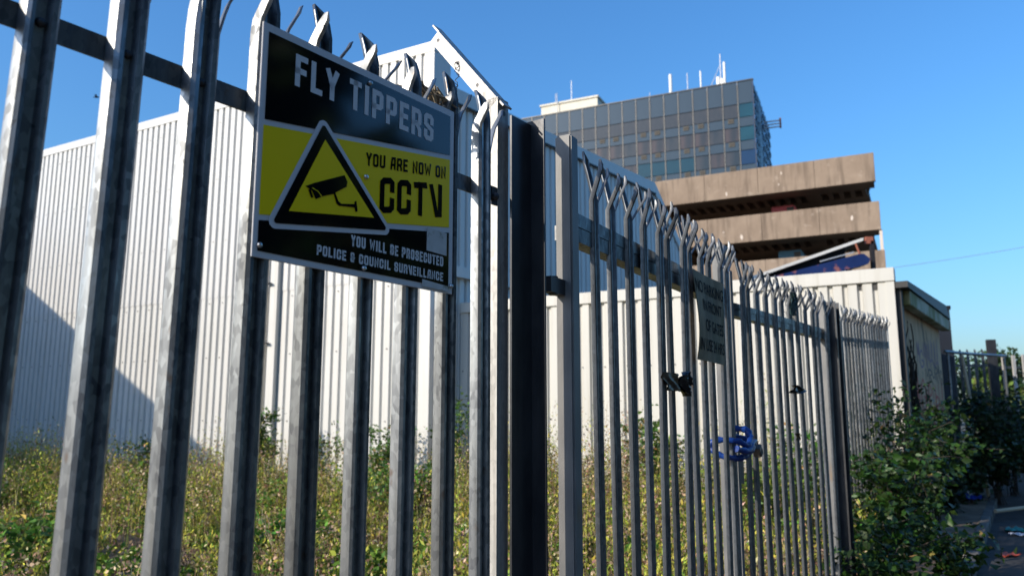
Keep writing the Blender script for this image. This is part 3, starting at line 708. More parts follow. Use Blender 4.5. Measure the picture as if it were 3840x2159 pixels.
# ------------------------------------------------------------------ tilted canopy between lean-to and car park
can = thing('tilted_canopy', 'sloping canopy frame with a pale edge and blue graffitied beam above the lean-to', 'canopy', (10.1, 22, 0))
def cbar(name, p, q, h, dep, mat, lean_=0.0, y=0):
    (x0, z0), (x1, z1) = p, q; x0 -= 10.1; x1 -= 10.1
    mb = MB().add([(x0, y, z0 - h), (x1, y, z1 - h), (x1, y + dep, z1 - h + lean_), (x0, y + dep, z0 - h + lean_), (x0, y, z0), (x1, y, z1), (x1, y + dep, z1 + lean_), (x0, y + dep, z0 + lean_)],
                  [(0, 3, 2, 1), (4, 5, 6, 7), (0, 1, 5, 4), (1, 2, 6, 5), (2, 3, 7, 6), (3, 0, 4, 7)])
    return obj(name, mb, mat, can)
cbar('roof_edge', (5.2, 4.82), (9.87, 6.44), .085, .1, 'canopy_white', 0, -.12)
cbar('roof_sheet', (5.2, 4.80), (9.80, 6.40), .05, 3.0, 'canopy_dark', -.3)
cbar('back_panel', (5.2, 4.70), (9.60, 6.24), 1.0, .06, 'canopy_dark', 0, .5)
bb = MB().prism_xz([(5.6 - 10.1, 4.5), (9.9 - 10.1, 5.66), (9.98 - 10.1, 5.80), (9.80 - 10.1, 5.95), (9.66 - 10.1, 5.94), (5.6 - 10.1, 4.88)], -.25, .3)
obj('blue_beam', bb, 'canopy_blue', can)
cbar('strip', (8.6, 5.76), (9.55, 6.02), .03, .05, 'mast_grey', 0, -.2)
obj('post', MB().box((.0, -.06, -.1), (.10, .06, 6.36)), 'canopy_dark', can)
obj('bracket', MB().box((-.12, -.06, 6.28), (.08, .06, 6.48)), 'rust', can)
obj('post', MB().box((-.5, .4, -.1), (-.38, .5, 5.9)), 'canopy_dark', can)
obj('brace', MB().tube([(-.46, -.14, 6.26), (-.36, -.14, 5.95)], .03, 6), 'rust', can)
obj('post', MB().box((-4.4, .6, -.1), (-4.2, .8, 5.0)), 'canopy_dark', can)

# ------------------------------------------------------------------ small rendered kiosk with graffiti, dark shed behind
G0 = (5.50, 11.28); eG = Vector((math.sin(R(35)), math.cos(R(35)), 0)); G1 = (G0[0] + eG.x * 4.35, G0[1] + eG.y * 4.35)
kiosk = thing('graffiti_kiosk', 'low beige rendered hut with mossy fascia, dead ivy and faded graffiti', 'building', (G0[0], G0[1], 0))
fG = wall_frame(G0, G1)
put('wall', MB().box((0, 0, 0), (4.3, 3.2, 3.2)), 'old_wall', kiosk, fG)
put('fascia', bevel(MB().box((.08, -.17, 3.06), (4.42, -.02, 3.27)).mesh('fascia'), .01), 'mossy_fascia', kiosk, fG)
put('roof', MB().add([(-.25, -.2, 3.272), (4.4, -.2, 3.272), (4.4, 3.3, 3.272), (-.25, 3.3, 3.272), (-.25, -.2, 3.36), (4.2, -.16, 3.52), (4.2, 3.3, 3.52), (-.25, 3.3, 3.36)],
                      [(0, 3, 2, 1), (4, 5, 6, 7), (0, 1, 5, 4), (1, 2, 6, 5), (2, 3, 7, 6), (3, 0, 4, 7)]), 'dark_roof', kiosk, fG)
put('corner_trim', MB().box((-.16, -.09, 0), (-.02, .1, 3.268)), 'dark_roof', kiosk, fG)
def scribble(pts, th, mat):
    mb = MB(); ribbon(mb, pts, th, -.003); put('graffiti', mb, mat, kiosk, fG)
def loopy(x0, x1, z, a, n, ph=0, amp2=.1):
    return [(x0 + (x1 - x0) * t / 60 + amp2 * math.sin(2 * math.pi * n * t / 60 + ph), z + a * math.cos(2 * math.pi * n * t / 60 + ph)) for t in range(61)]
def tag_line(x0, x1, z, h, seed):                 # loose sprayed letters
    rr = random.Random(seed); x = x0; out = []
    while x < x1:
        w_ = rr.uniform(.18, .42); k = rr.randint(0, 3); hh = h * rr.uniform(.7, 1.25); zz = z + rr.uniform(-.08, .08)
        shp = ([(0, 0), (.1, 1), (.5, .35), (.9, 1.05), (1, 0)], [(1, .8), (.6, 1.05), (.15, .8), (0, .4), (.3, 0), (.8, .05), (1, .35), (.55, .45)],
               [(0, 0), (.05, 1), (.7, .95), (.85, .7), (.2, .5), (1, -.1)], [(0, .9), (.2, .1), (.6, 0), (.9, .3), (1, 1.1), (.8, .3), (1.1, -.1)])[k]
        out.append([tuple(p[:2]) for p in smooth2([(x + px * w_, zz + pz * hh) for px, pz in shp])]); x += w_ * rr.uniform(.9, 1.3)
    return out
def smooth2(pts, k=5):
    P = [Vector((p[0], p[1], 0)) for p in pts]; out = []
    for i in range(len(P) - 1):
        p0, p1, p2, p3 = P[max(i - 1, 0)], P[i], P[i + 1], P[min(i + 2, len(P) - 1)]
        for j in range(k):
            t = j / k; out.append(.5 * ((2 * p1) + (-p0 + p2) * t + (2 * p0 - 5 * p1 + 4 * p2 - p3) * t * t + (-p0 + 3 * p1 - 3 * p2 + p3) * t ** 3))
    return [(v.x, v.y) for v in out] + [(P[-1].x, P[-1].y)]
for (x0, x1, z, h, th, m, sd) in ((1.5, 3.7, 2.35, .34, .03, 'graffiti_purple', 1), (2.2, 4.0, 2.1, .24, .025, 'graffiti_black', 2), (.9, 4.0, 1.55, .42, .04, 'graffiti_red', 3), (1.1, 4.1, 1.05, .4, .04, 'graffiti_red', 4), (1.3, 4.0, .55, .36, .035, 'graffiti_red', 5)):
    for ln_ in tag_line(x0, x1, z, h, sd): scribble(ln_, th, m)
ivy = thing('dead_ivy', 'dead ivy stems clinging to the left of the graffitied hut wall', 'ivy', (G0[0], G0[1], 0))
iv = MB()
for k in range(16):
    x = .1 + random.random() * .9; z = .1; pts = []
    top = random.uniform(1.6, 3.0)
    while z < top:
        pts.append((x, -.02 - random.random() * .05, z)); z += .12; x += random.uniform(-.07, .07)
    if len(pts) > 2: iv.tube(pts, [.028 * (1 - .75 * i / len(pts)) for i in range(len(pts))], 5)
put('stems', iv, 'dead_ivy', ivy, fG)
shed = thing('dark_shed', 'dark clad block rising behind the graffitied hut', 'building', (8.86, 16.0, 0))
obj('wall', MB().prism([(-6, .3), (0, 0), (.25, 3.2), (-6, 3.5)], -.1, 3.62), 'dark_shed', shed)
obj('roof_edge', MB().prism([(-6, .28), (.02, -.02), (.27, 3.2), (-6, 3.5)], 3.622, 3.70), 'dark_roof', shed)

# ------------------------------------------------------------------ far fences along the lane end
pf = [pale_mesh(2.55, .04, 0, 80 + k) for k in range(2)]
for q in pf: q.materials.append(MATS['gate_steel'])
def far_fence(label, p0, p1, z, pitch, light=False):
    fr = wall_frame(p0, p1); t = thing('palisade_fence', label, 'fence', (p0[0], p0[1], 0), fr[1])
    n = int(fr[2] / pitch)
    for i in range(n): obj('pale', pf[i % 2], None, t, (i * pitch, 0, z - 2.55))
    for zz in (z - .35, z - 1.9): obj('rail', MB().box((0, .002, zz - .05), (fr[2], .04, zz)), 'gate_steel', t)
    return t
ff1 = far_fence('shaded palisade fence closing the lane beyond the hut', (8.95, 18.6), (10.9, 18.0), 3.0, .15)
obj('post', MB().box((1.9, -.05, 0), (2.08, .08, 3.2)), 'column_steel', ff1)
pt = MB()
for q in (0,): pt.prism([(-.045, 0), (-.03, -.03), (.03, -.03), (.045, 0)], 0, 2.75)
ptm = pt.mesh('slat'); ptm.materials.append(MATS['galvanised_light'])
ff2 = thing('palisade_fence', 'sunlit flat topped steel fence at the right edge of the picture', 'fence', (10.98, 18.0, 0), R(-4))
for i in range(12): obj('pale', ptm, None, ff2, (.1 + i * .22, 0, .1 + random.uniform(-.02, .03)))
for zz in (2.6, 1.0): obj('rail', MB().box((0, .002, zz - .05), (2.8, .04, zz)), 'gate_steel', ff2)
hr = thing('handrail', 'thin metal handrail running back from the graffitied hut', 'railing', (8.2, 15.1, 0))
obj('rail', MB().tube([(0, 0, 2.70), (.75, .55, 2.70), (2.2, 1.7, 2.74)], .03, 8), 'galvanised', hr)
for x, y in ((.1, .08), (2.1, 1.6)): obj('post', MB().tube([(x, y, -.1), (x, y, 2.70)], .025, 8), 'galvanised', hr)
lp = obj('leaning_pole', MB().tube([(8.75, 15.5, 2.66), (8.93, 15.35, 0)], .03, 8), 'stick'); tag(lp, 'pale leaning pole propped against the handrail', 'pole')

# ------------------------------------------------------------------ foliage engines
def leaf_cloud(name, P, D, Sz, Wd, C, mat, fold=.15, kite=.42, two=False):
    n = len(P); D = D / np.linalg.norm(D, axis=1, keepdims=True)
    r = rng.normal(size=(n, 3)); sd = np.cross(D, r); sd /= np.linalg.norm(sd, axis=1, keepdims=True) + 1e-9; nm = np.cross(sd, D)
    Sz = Sz[:, None]; Wd = Wd[:, None]
    mid = P + D * Sz * kite
    if two:
        V = np.stack([P, mid + sd * Wd * Sz, P + D * Sz, mid - sd * Wd * Sz], 1)
        T = np.concatenate([(np.arange(n) * 4)[:, None] + np.array(q) for q in ((0, 1, 2), (0, 2, 3))], 1).reshape(-1, 3)
        return tri_mesh(name, V.reshape(-1, 3), T, np.repeat(C, 4, 0), mat)
    V = np.empty((n, 5, 3)); V[:, 0] = P
    V[:, 1] = mid + sd * Wd * Sz + nm * Sz * fold; V[:, 2] = mid - sd * Wd * Sz + nm * Sz * fold
    V[:, 3] = mid + D * Sz * .02; V[:, 4] = P + D * Sz - nm * Sz * fold * .6
    base = (np.arange(n) * 5)[:, None]
    T = np.concatenate([base + np.array(q) for q in ((0, 1, 3), (1, 4, 3), (0, 3, 2), (3, 4, 2))], 1).reshape(-1, 3)
    return tri_mesh(name, V.reshape(-1, 3), T, np.repeat(C, 5, 0), mat)
def blade_cloud(name, P, Hh, Wd, lean_, C, mat):
    n = len(P); a = rng.uniform(0, 2 * np.pi, n); d = np.stack([np.cos(a), np.sin(a), np.zeros(n)], 1); s = np.stack([-np.sin(a), np.cos(a), np.zeros(n)], 1)
    up = np.array([0, 0, 1.]); Hh = Hh[:, None]; Wd = Wd[:, None]; lean_ = lean_[:, None]
    V = np.empty((n, 5, 3)); V[:, 0] = P - s * Wd; V[:, 1] = P + s * Wd; m = P + up * Hh * .6 + d * lean_ * Hh * .3
    V[:, 2] = m - s * Wd * .8; V[:, 3] = m + s * Wd * .8; V[:, 4] = P + up * Hh * (1 - .25 * lean_) + d * lean_ * Hh
    base = (np.arange(n) * 5)[:, None]
    T = np.concatenate([base + np.array(q) for q in ((0, 1, 3), (0, 3, 2), (2, 3, 4))], 1).reshape(-1, 3)
    return tri_mesh(name, V.reshape(-1, 3), T, np.repeat(C, 5, 0), mat)
def tri_mesh(name, V, T, C, mat):
    me = bpy.data.meshes.new(name); me.vertices.add(len(V)); me.vertices.foreach_set('co', V.astype(np.float32).ravel())
    me.loops.add(len(T) * 3); me.loops.foreach_set('vertex_index', T.astype(np.int32).ravel())
    me.polygons.add(len(T)); me.polygons.foreach_set('loop_start', np.arange(0, len(T) * 3, 3, dtype=np.int32))
    me.update(calc_edges=True)
    at = me.attributes.new('col', 'FLOAT_COLOR', 'POINT'); at.data.foreach_set('color', np.concatenate([C, np.ones((len(C), 1))], 1).astype(np.float32).ravel())
    me.materials.append(MATS[mat]); return me
def colors(n, base, var=.35, hue=.12):
    b = np.array(base, float); k = np.exp(rng.normal(0, var, (n, 1))); h = 1 + rng.normal(0, hue, (n, 3))
    return np.clip(b[None] * k * h, .004, .8) if b.ndim == 1 else np.clip(b * k * h, .004, .8)
def unit(n):
    v = rng.normal(size=(n, 3)); return v / np.linalg.norm(v, axis=1, keepdims=True)
GREEN = (.11, .20, .032); OLIVE = (.24, .27, .05); TAN = (.48, .36, .21); YEL = (.44, .42, .065); BROWN = (.15, .10, .06); PINK = (.44, .30, .21)

# ---- weeds filling the yard
def in_yard(x, y):
    a = R(35.5); dist = x * math.cos(a) - y * math.sin(a)              # signed distance from the camera's parallel to the fence
    d1 = (x - CA[0]) * -math.cos(R(60.4)) - (y - CA[1]) * math.sin(R(60.4))   # in front of tall wall when > 0
    d2 = (x - CR[0]) * -math.cos(R(60.4)) - (y - CR[1]) * math.sin(R(60.4))
    wall = d1 > .15 if x < -1.2 else d2 > .12
    return dist < -1.75 and wall
def fbm(x, y):
    return .5 + .25 * (math.sin(x * 1.3 + 1.7 * math.sin(y * .9)) + math.sin(y * 1.7 + 1.1 * math.sin(x * 1.4 + 2)))
plants = []
while len(plants) < 5200:
    x, y = random.uniform(-12, 5.2), random.uniform(4.6, 19.5)
    if abs(x) / y > .8 or not in_yard(x, y): continue
    soil = math.exp(-(((x + 3.4) / 1.1) ** 2 + ((y - 8.3) / .8) ** 2)) + .8 * math.exp(-(((x + 4.6) / .8) ** 2 + ((y - 9.2) / .6) ** 2))
    if random.random() < soil * .8: continue
    plants.append((x, y, fbm(x, y), fbm(x * 2.1 + 9, y * 2.3)))
A = np.array
PAL = A([TAN, PINK, BROWN, OLIVE, YEL, GREEN, (.11, .21, .035)])
WT = {'dry': [.34, .18, .26, .14, .08, 0, 0], 'feather': [.08, .03, .08, .40, .28, .13, 0], 'low': [.02, 0, .03, .15, .1, .3, .4], 'leafy': [0, 0, .02, .12, .06, .4, .4]}
LP_, LD_, LS_, LW_, LC_ = [], [], [], [], []      # leaves
BP, BH, BW, BL, BC = [], [], [], [], []           # stems and blades
for (x, y, f, g_) in plants:
    kind = random.random(); near = max(0, min(1, (y - 8.0) / 4))
    cl = max(0, fbm(x * 1.6 + 4, y * 1.9 + 1) - .42)
    H_ = (.14 + .26 * near + 1.8 * cl * (.4 + .6 * near)) * random.uniform(.55, 1.3)
    H_ *= .84
    if x > -.7: H_ = H_ * 1.25 + .24; kind *= .8
    elif y < 9.3 and random.random() < .45: kind = .95
    if random.random() < .05: H_ = random.uniform(.65, 1.15) * (.55 + .45 * near); kind = 0
    elif cl < .02 and random.random() < .35: continue
    ty = 'dry' if kind < .58 * g_ + .08 else ('feather' if kind < .80 else 'low')
    if random.random() < .05 * (.3 + f): ty = 'leafy'; H_ = random.uniform(.4, .8) * (.6 + .4 * near)
    nst, nl = {'dry': (6, 9), 'feather': (9, 11), 'low': (7, 6), 'leafy': (8, 14)}[ty]
    n = nst * nl; az = rng.uniform(0, 6.28, nst); ln = rng.uniform(.03, .32, nst); hh = H_ * rng.uniform(.6, 1.08, nst)
    if ty == 'low': hh *= .4; ln *= 3
    bx, by = x + rng.normal(0, .06, nst), y + rng.normal(0, .06, nst)
    si = np.repeat(np.arange(nst), nl); t = rng.uniform(.25 if ty != 'dry' else .4, 1.03, n)
    t = np.where(rng.random(n) < (.45 if ty == 'dry' else .15), rng.uniform(.85, 1.05, n), t)
    j_ = .035 if ty == 'dry' else .022
    px = bx[si] + np.cos(az[si]) * ln[si] * hh[si] * t + rng.normal(0, j_, n); py = by[si] + np.sin(az[si]) * ln[si] * hh[si] * t + rng.normal(0, j_, n)
    LP_.append(np.stack([px, py, np.maximum(.02, hh[si] * t * (1 - .1 * ln[si]))], 1))
    d = rng.normal(0, 1, (n, 3)); d[:, 2] = {'dry': .7, 'feather': 1.5, 'low': .5, 'leafy': .3}[ty] + .4 * rng.normal(size=n); LD_.append(d)
    sz, wd = {'dry': ((.02, .045), (.22, .42)), 'feather': ((.03, .07), (.10, .2)), 'low': ((.045, .095), (.24, .36)), 'leafy': ((.05, .10), (.24, .36))}[ty]
    LS_.append(rng.uniform(*sz, n)); LW_.append(rng.uniform(*wd, n)); LC_.append(PAL[rng.choice(7, n, p=WT[ty])] * math.exp(random.gauss(0, .18)))
    BP.append(np.stack([bx, by, np.zeros(nst)], 1)); BH.append(hh); BW.append(np.full(nst, .003)); BL.append(ln); BC.append(PAL[rng.choice(7, nst, p=[.25, .1, .3, .2, .15, 0, 0])])
cat_ = np.concatenate
LP_, LD_, LS_, LW_, LC_ = map(cat_, (LP_, LD_, LS_, LW_, LC_)); BP, BH, BW, BL, BC = map(cat_, (BP, BH, BW, BL, BC))
me = leaf_cloud('yard_weed_leaves', LP_, LD_, LS_, LW_, colors(len(LP_), LC_, .25, .1), 'dry_leaf', two=True); stuff(tag(obj('yard_weeds', me), 'dry and green weeds growing thick across the yard behind the fence', 'weeds'))
me = blade_cloud('yard_weed_stems', BP, BH, BW, BL, colors(len(BP), BC), 'dry_leaf'); stuff(tag(obj('yard_grass', me), 'thin weed stems and yellowing grass blades across the yard', 'grass'))

# ---- leafy bushes, each a thing with stems and leaves
def bush(name, label, cat, base, rad, h, n, leaf=(.05, .09), col=GREEN, canes=10, group=None, wall_n=None, tan=0.05, mat='leaf', stem='bark', arch=.5, lw=(.26, .36), stray=0):
    t = thing(name, label, cat, base, 0, group)
    st = MB(); ends = []
    for k in range(canes):
        a = random.uniform(0, 6.28); rr = rad * random.uniform(.3, 1); hh = h * random.uniform(.6, 1.05); pts = []
        if stray and random.random() < stray: rr *= 1.5; hh *= 1.22
        for i in range(7):
            u = i / 6; out = rr * u ** 1.4; z = hh * (math.sin(u * math.pi * (.5 + .28 * arch * random.uniform(.4, 1.2))) if arch > 0 else u)
            pts.append(Vector((math.cos(a) * out + random.gauss(0, .03 * h), math.sin(a) * out + random.gauss(0, .03 * h), z)))
        st.tube(pts, [.008 * (1 - .7 * i / 6) for i in range(7)], 4); ends.append(pts)
    obj('stems', st, stem, t)
    P, D = [], []
    for k in range(n):
        c = random.choice(ends); i = random.randint(1, 5); u = random.random(); p = c[i].lerp(c[i + 1], u)
        P.append(p + Vector((random.gauss(0, .09), random.gauss(0, .09), random.gauss(0, .07)))); D.append((random.gauss(0, 1), random.gauss(0, 1), random.gauss(-.1, .5)))
    P = A([tuple(p) for p in P]); P[:, 2] = np.maximum(P[:, 2], .02)
    C = colors(n, col); k = rng.random(n) < tan; C[k] = colors(int(k.sum()), (.30, .2, .06))
    obj('leaves', leaf_cloud('leaves', P, A(D), rng.uniform(*leaf, n), rng.uniform(*lw, n), C, mat, .12), None, t)
    return t
bush('ivy_bush', 'glossy green shrub climbing at the foot of the downpipe', 'shrub', (-4.62, 14.75, 0), .5, 1.5, 2600, (.06, .1), (.055, .12, .02), 12)
bush('bramble_bush', 'bramble clump against the white wall left of its corner', 'bramble', (-2.15, 13.7, 0), .6, 1.3, 1100, (.06, .09), (.075, .15, .025), 10, 'brambles along the walls')
bush('bramble_bush', 'tall thin bramble climbing where white wall meets lean-to', 'bramble', (-.95, 13.3, 0), .35, 1.85, 700, (.06, .09), (.08, .16, .025), 7, 'brambles along the walls', arch=.1)
bush('bramble_bush', 'spreading green bramble low in front of the warehouse corner', 'bramble', (-1.3, 10.6, 0), .8, .8, 1600, (.05, .085), (.07, .15, .022), 14, 'brambles along the walls')
bush('bramble_bush', 'dark green bramble by the lean-to behind the hanging notice', 'bramble', (2.1, 11.5, 0), .75, 1.45, 1500, (.06, .1), (.06, .125, .02), 14, 'brambles along the walls')
bush('bramble_bush', 'dense bramble bank at the lean-to foot behind the far gate leaf', 'bramble', (3.7, 10.3, 0), .95, 1.3, 1500, (.06, .1), (.06, .13, .02), 20, 'brambles along the walls')
bush('bramble_bush', 'bright weedy bramble close behind the padlocked stiles', 'bramble', (2.7, 8.6, 0), .7, 1.0, 1500, (.05, .085), (.13, .19, .03), 14, 'brambles along the walls')
bush('dock_plant', 'broad leaved green weed low at the left edge of the yard', 'weed', (-5.2, 8.9, 0), .45, .35, 380, (.08, .16), (.09, .20, .03), 9, 'broad leaved weeds', tan=.03, lw=(.16, .24))
bush('dock_plant', 'broad leaved green weed beside the bare soil patch', 'weed', (-2.7, 8.9, 0), .45, .32, 380, (.08, .16), (.09, .20, .03), 9, 'broad leaved weeds', tan=.03, lw=(.16, .24))
bush('bramble_bush', 'low dark bramble at the shaded foot of the tall wall', 'bramble', (-7.2, 16.2, 0), .8, .95, 900, (.06, .09), (.06, .12, .02), 10, 'brambles along the walls')
bush('bramble_bush', 'thin bramble between the downpipe shrub and the corner clump', 'bramble', (-3.3, 14.3, 0), .6, 1.05, 800, (.05, .08), (.09, .16, .03), 10, 'brambles along the walls')
bush('mugwort_plant', 'tall tan seed headed weed in front of the lean-to behind the bowed pale', 'weed', (1.35, 10.0, 0), .3, 1.9, 1600, (.025, .05), (.30, .21, .14), 9, None, tan=.3, mat='dry_leaf', stem='stick', arch=0, lw=(.15, .3))
bush('mugwort_plant', 'second tan weed standing left of the tallest one', 'weed', (.85, 10.2, 0), .3, 1.35, 900, (.025, .05), (.24, .2, .09), 8, None, tan=.3, mat='dry_leaf', stem='stick', arch=0, lw=(.15, .3))
bush('dead_dock', 'dark dead dock seed heads at the bottom edge of the yard', 'weed', (-3.1, 7.9, 0), .22, .35, 160, (.025, .045), (.09, .06, .04), 7, None, tan=.1, mat='dry_leaf', stem='bark', arch=0)
bush('dead_dock', 'pinkish dry branching weed left of the third sign bolt pale', 'weed', (-2.25, 8.0, 0), .3, .6, 260, (.02, .04), (.36, .23, .16), 9, None, tan=.3, mat='dry_leaf', stem='stick', arch=0)
# brambles on the lane side
verge = [((2.95, 6.6), .5, .75, 900, 'low bramble spilling at the foot of the far gate leaf'), ((3.5, 7.5), .6, 1.1, 1500, 'bramble bush beneath the short fence panel'),
         ((4.35, 8.95), .65, 1.45, 1500, 'tall bramble arching in front of the short fence panel'), ((5.3, 10.6), .65, 1.6, 1300, 'bramble bush at the lean-to corner beside the hut'),
         ((2.6, 5.9), .4, .55, 500, 'small bramble tuft under the second gate leaf'), ((6.05, 11.75), .5, 1.6, 700, 'leafy bramble over the foot of the graffitied hut'), ((4.0, 7.45), .35, .4, 500, 'low bramble creeping to the kerb edge')]
for (x, y), r_, h, n, lab in verge:
    bush('bramble_bush', lab, 'bramble', (x, y, 0), r_, h, n, (.04, .11), (.024, .058, .010), int(n / 62), 'brambles along the lane verge', tan=.012, stray=.28)
far = [((7.85, 14.0), .6, 1.2, 1300, 'dark shrub below the graffitied hut end'), ((8.9, 15.0), .9, 1.9, 2200, 'dark shrub in front of the shaded far fence'), ((10.2, 16.6), 1.1, 2.0, 1800, 'broad dark shrub across the lane end'),
       ((11.0, 16.3), .9, 2.4, 1400, 'arching dark shrub before the sunlit far fence'), ((9.3, 14.3), .9, 1.1, 1800, 'low dark shrub growing over the lane end'), ((6.9, 12.95), .4, .7, 600, 'low shaded weeds by the kerb near the hut')]
for (x, y), r_, h, n, lab in far:
    bush('lane_shrub', lab, 'shrub', (x, y, -.1), r_, h, n, (.08, .14), (.02, .042, .012), int(n / 90), 'shrubs at the lane end', tan=.01)
# trees
def tree(name, label, base, h, crown, n, col, group, leaf=(.12, .22), seed=1):
    t = thing(name, label, 'tree', base, 0, group); tr = MB(); tips = []
    tr.tube([(0, 0, 0), (.05, .03, h * .3), (-.05, .06, h * .6)], [.16 * h / 6, .12 * h / 6, .07 * h / 6], 8)
    for k in range(11):
        a = k * 2.4; z0 = h * random.uniform(.25, .6); e = Vector((math.cos(a) * crown * random.uniform(.5, .9), math.sin(a) * crown * random.uniform(.5, .9), h * random.uniform(.5, .98)))
        s0 = Vector((0, 0, z0)); m_ = s0.lerp(e, .5) + Vector((0, 0, .1 * h)); tr.tube([s0, m_, e], [.05 * h / 6, .03 * h / 6, .01], 5); tips += [m_, e, e]
    obj('trunk', tr, 'bark', t)
    P = []
    for k in range(n):
        c = random.choice(tips); v = unit(1)[0] * crown * .42 * random.random() ** .4; P.append((c.x + v[0], c.y + v[1], max(.4, c.z + v[2] * .8)))
    D = rng.normal(size=(n, 3)); D[:, 2] -= .3
    obj('crown', leaf_cloud('crown', A(P), D, rng.uniform(*leaf, n), rng.uniform(.26, .36, n), colors(n, col), 'leaf', .1), None, t); return t
tree('street_tree', 'dark leafy tree behind the far fence post', (16.2, 27.5, 0), 3.5, 1.5, 2600, (.035, .07, .018), 'trees beyond the far fences')
tree('street_tree', 'yellowing leafy tree at the right edge behind the sunlit fence', (18.6, 28.5, 0), 3.3, 1.5, 2600, (.13, .14, .03), 'trees beyond the far fences')
tree('street_tree', 'small green tree behind the slats of the sunlit far fence', (13.2, 21.0, 0), 2.3, 1.2, 2200, (.12, .17, .035), 'trees beyond the far fences')
t0 = None  # unseen trees added to block sky light and darken what sign and steel reflect
for (x, y, sc) in ((9.4, -1.7, 1.0), (9.4, -8.2, 1.1), (8.8, -13.5, 1.0), (5.5, -16.5, 1.1), (0.5, -19, 1.05)):
    if t0 is None:
        t0 = tree('added_lane_tree', 'large unseen tree added across the lane to darken reflections and sky fill', (x, y, -.11), 10.5, 4.0, 7000, (.030, .05, .014), 'unseen trees added across the lane', (.5, .8)); continue
    o = t0.copy(); COL.objects.link(o); o.location = (x, y, -.11); o.scale = (sc,) * 3; o.rotation_euler = (0, 0, x * 3 + y)
    for c in t0.children: q = c.copy(); COL.objects.link(q); q.parent = o
bush('added_hedge', 'unseen dark hedge added across the lane for the sign reflection', 'hedge', (8.6, 5.2, -.1), 2.2, 4.6, 9000, (.3, .5), (.03, .055, .015), 30, None)  # unseen hedges added, sized so the lower sign reflects dark instead of sky
bush('added_hedge', 'middle unseen dark hedge added across the lane for the sign reflection', 'hedge', (8.5, 2.8, -.1), 1.8, 4.8, 9000, (.3, .5), (.03, .055, .015), 30, None)
bush('added_hedge', 'tall unseen hedge added under the unseen trees for the sign reflection', 'hedge', (8.4, .2, -.1), 2.8, 6.0, 6500, (.35, .6), (.025, .045, .013), 40, None)

# ------------------------------------------------------------------ things caught on the gates
def local(origin, rot, p): return Vector(origin) + Matrix.Rotation(rot, 3, 'Z') @ Vector(p)
def crumple(name, label, cat, origin, rot, c, w_, h, mat, seed, off=-.04, amp=.02, outline=None, group=None):
    rr = random.Random(seed); mb = MB(); nx, nz = 10, 12; out = outline or (lambda v: 1)
    for j in range(nz + 1):
        for i in range(nx + 1):
            u, v = i / nx - .5, j / nz
            mb.v.append((c[0] + u * w_ * out(v) + .15 * w_ * math.sin(v * 5 + seed), off + amp * math.sin(u * 9 + v * 7 + seed) + rr.uniform(-1, 1) * amp * .4, c[1] + (v - .5) * h + rr.uniform(-1, 1) * h * .02))
    for s_ in (0, 1):
        o0 = s_ * (nx + 1) * (nz + 1)
        if s_: mb.v += [(x, y + .004 + amp * .5, z) for x, y, z in mb.v[:o0]]
        for j in range(nz):
            for i in range(nx):
                q = (o0 + j * (nx + 1) + i, o0 + j * (nx + 1) + i + 1, o0 + (j + 1) * (nx + 1) + i + 1, o0 + (j + 1) * (nx + 1) + i); mb.f.append(q if not s_ else q[::-1])
    mb.v = [(x - c[0], y, z - c[1]) for x, y, z in mb.v]
    me = mb.mesh(name, 70)
    return tag(obj(name, me, mat, None, local(origin, rot, (c[0], 0, c[1])), (0, 0, rot)), label, cat, group)
crumple('plastic_scrap', 'brown black torn plastic scrap taped across gate pales below the notice', 'litter', orgA, rzA, (3.245, 1.64), .17, .075, 'scrap_brown', 1, -.036, .006)
crumple('plastic_scrap', 'hanging black plastic scrap beside the brown one on the near gate', 'litter', orgA, rzA, (3.41, 1.637), .09, .105, 'plastic_black', 2, -.045, .014, lambda v: .35 + 1.1 * math.sin(math.pi * min(1, v * .9 + .1)))
crumple('plastic_bag', 'shredded white plastic bag snagged on the far gate spikes', 'bag', org2, rz2, (5.60, 2.23), .13, .19, 'plastic_white', 3, .03, .02, lambda v: .4 + .9 * v)
crumple('plastic_bag', 'dark teal plastic shred hanging beside the white bag', 'bag', org2, rz2, (5.44, 2.25), .08, .16, 'plastic_teal', 4, -.035, .012, lambda v: .6 + .5 * v)
crumple('plastic_scrap', 'black plastic rag knotted halfway up the far gate leaf', 'litter', org2, rz2, (5.40, 1.672), .24, .055, 'plastic_black', 5, -.04, .014, lambda v: .6 + .5 * math.sin(v * 4))
crumple('plastic_scrap', 'small brown scrap stuck low on the far gate leaf', 'litter', org2, rz2, (5.37, 1.365), .06, .045, 'scrap_brown', 6, -.036, .005)
# matted clump on the spikes, barbed wire strand
nest = MB()
for k in range(70):
    a = random.uniform(0, 6.28); c = Vector((random.gauss(0, .028), random.gauss(0, .02), random.gauss(0, .014))); d = Vector((math.cos(a) * .05, random.uniform(-.02, .02), math.sin(a) * .022))
    nest.tube([c - d, c + Vector((0, 0, .008)), c + d], [.002, .006, .002], 4)
tag(obj('debris_clump', nest, 'nest', None, local(org, rz, (1.585, .025, 2.372)), (0, .25, rz)), 'matted clump of dry debris caught on spikes above the sign', 'debris')
wm = MB(); wp = [Vector((0, 0, 0))]
for i in range(24): wp.append(Vector((.006 * math.sin(i * 1.3), .006 * math.cos(i * 1.7), -.008 * i)))
wm.tube(wp, .0014, 5); wm.tube([Vector((.011 * math.sin(t * .7), 0, -.014 + .014 * math.cos(t * .7))) for t in range(10)], .0014, 5)
for i in (7, 11, 16, 22):
    for a in (.3, 2.2, 4.1): wm.tube([wp[i], wp[i] + Vector((.011 * math.cos(a), .006, .011 * math.sin(a)))], .0011, 4)
tag(obj('barbed_wire', wm, 'wire_steel', None, local(org, rz, tuple(A_(-.006, .02, .225))), (0, 0, rz)), 'short rusty barbed wire strand dangling from the cranked post arm', 'wire')
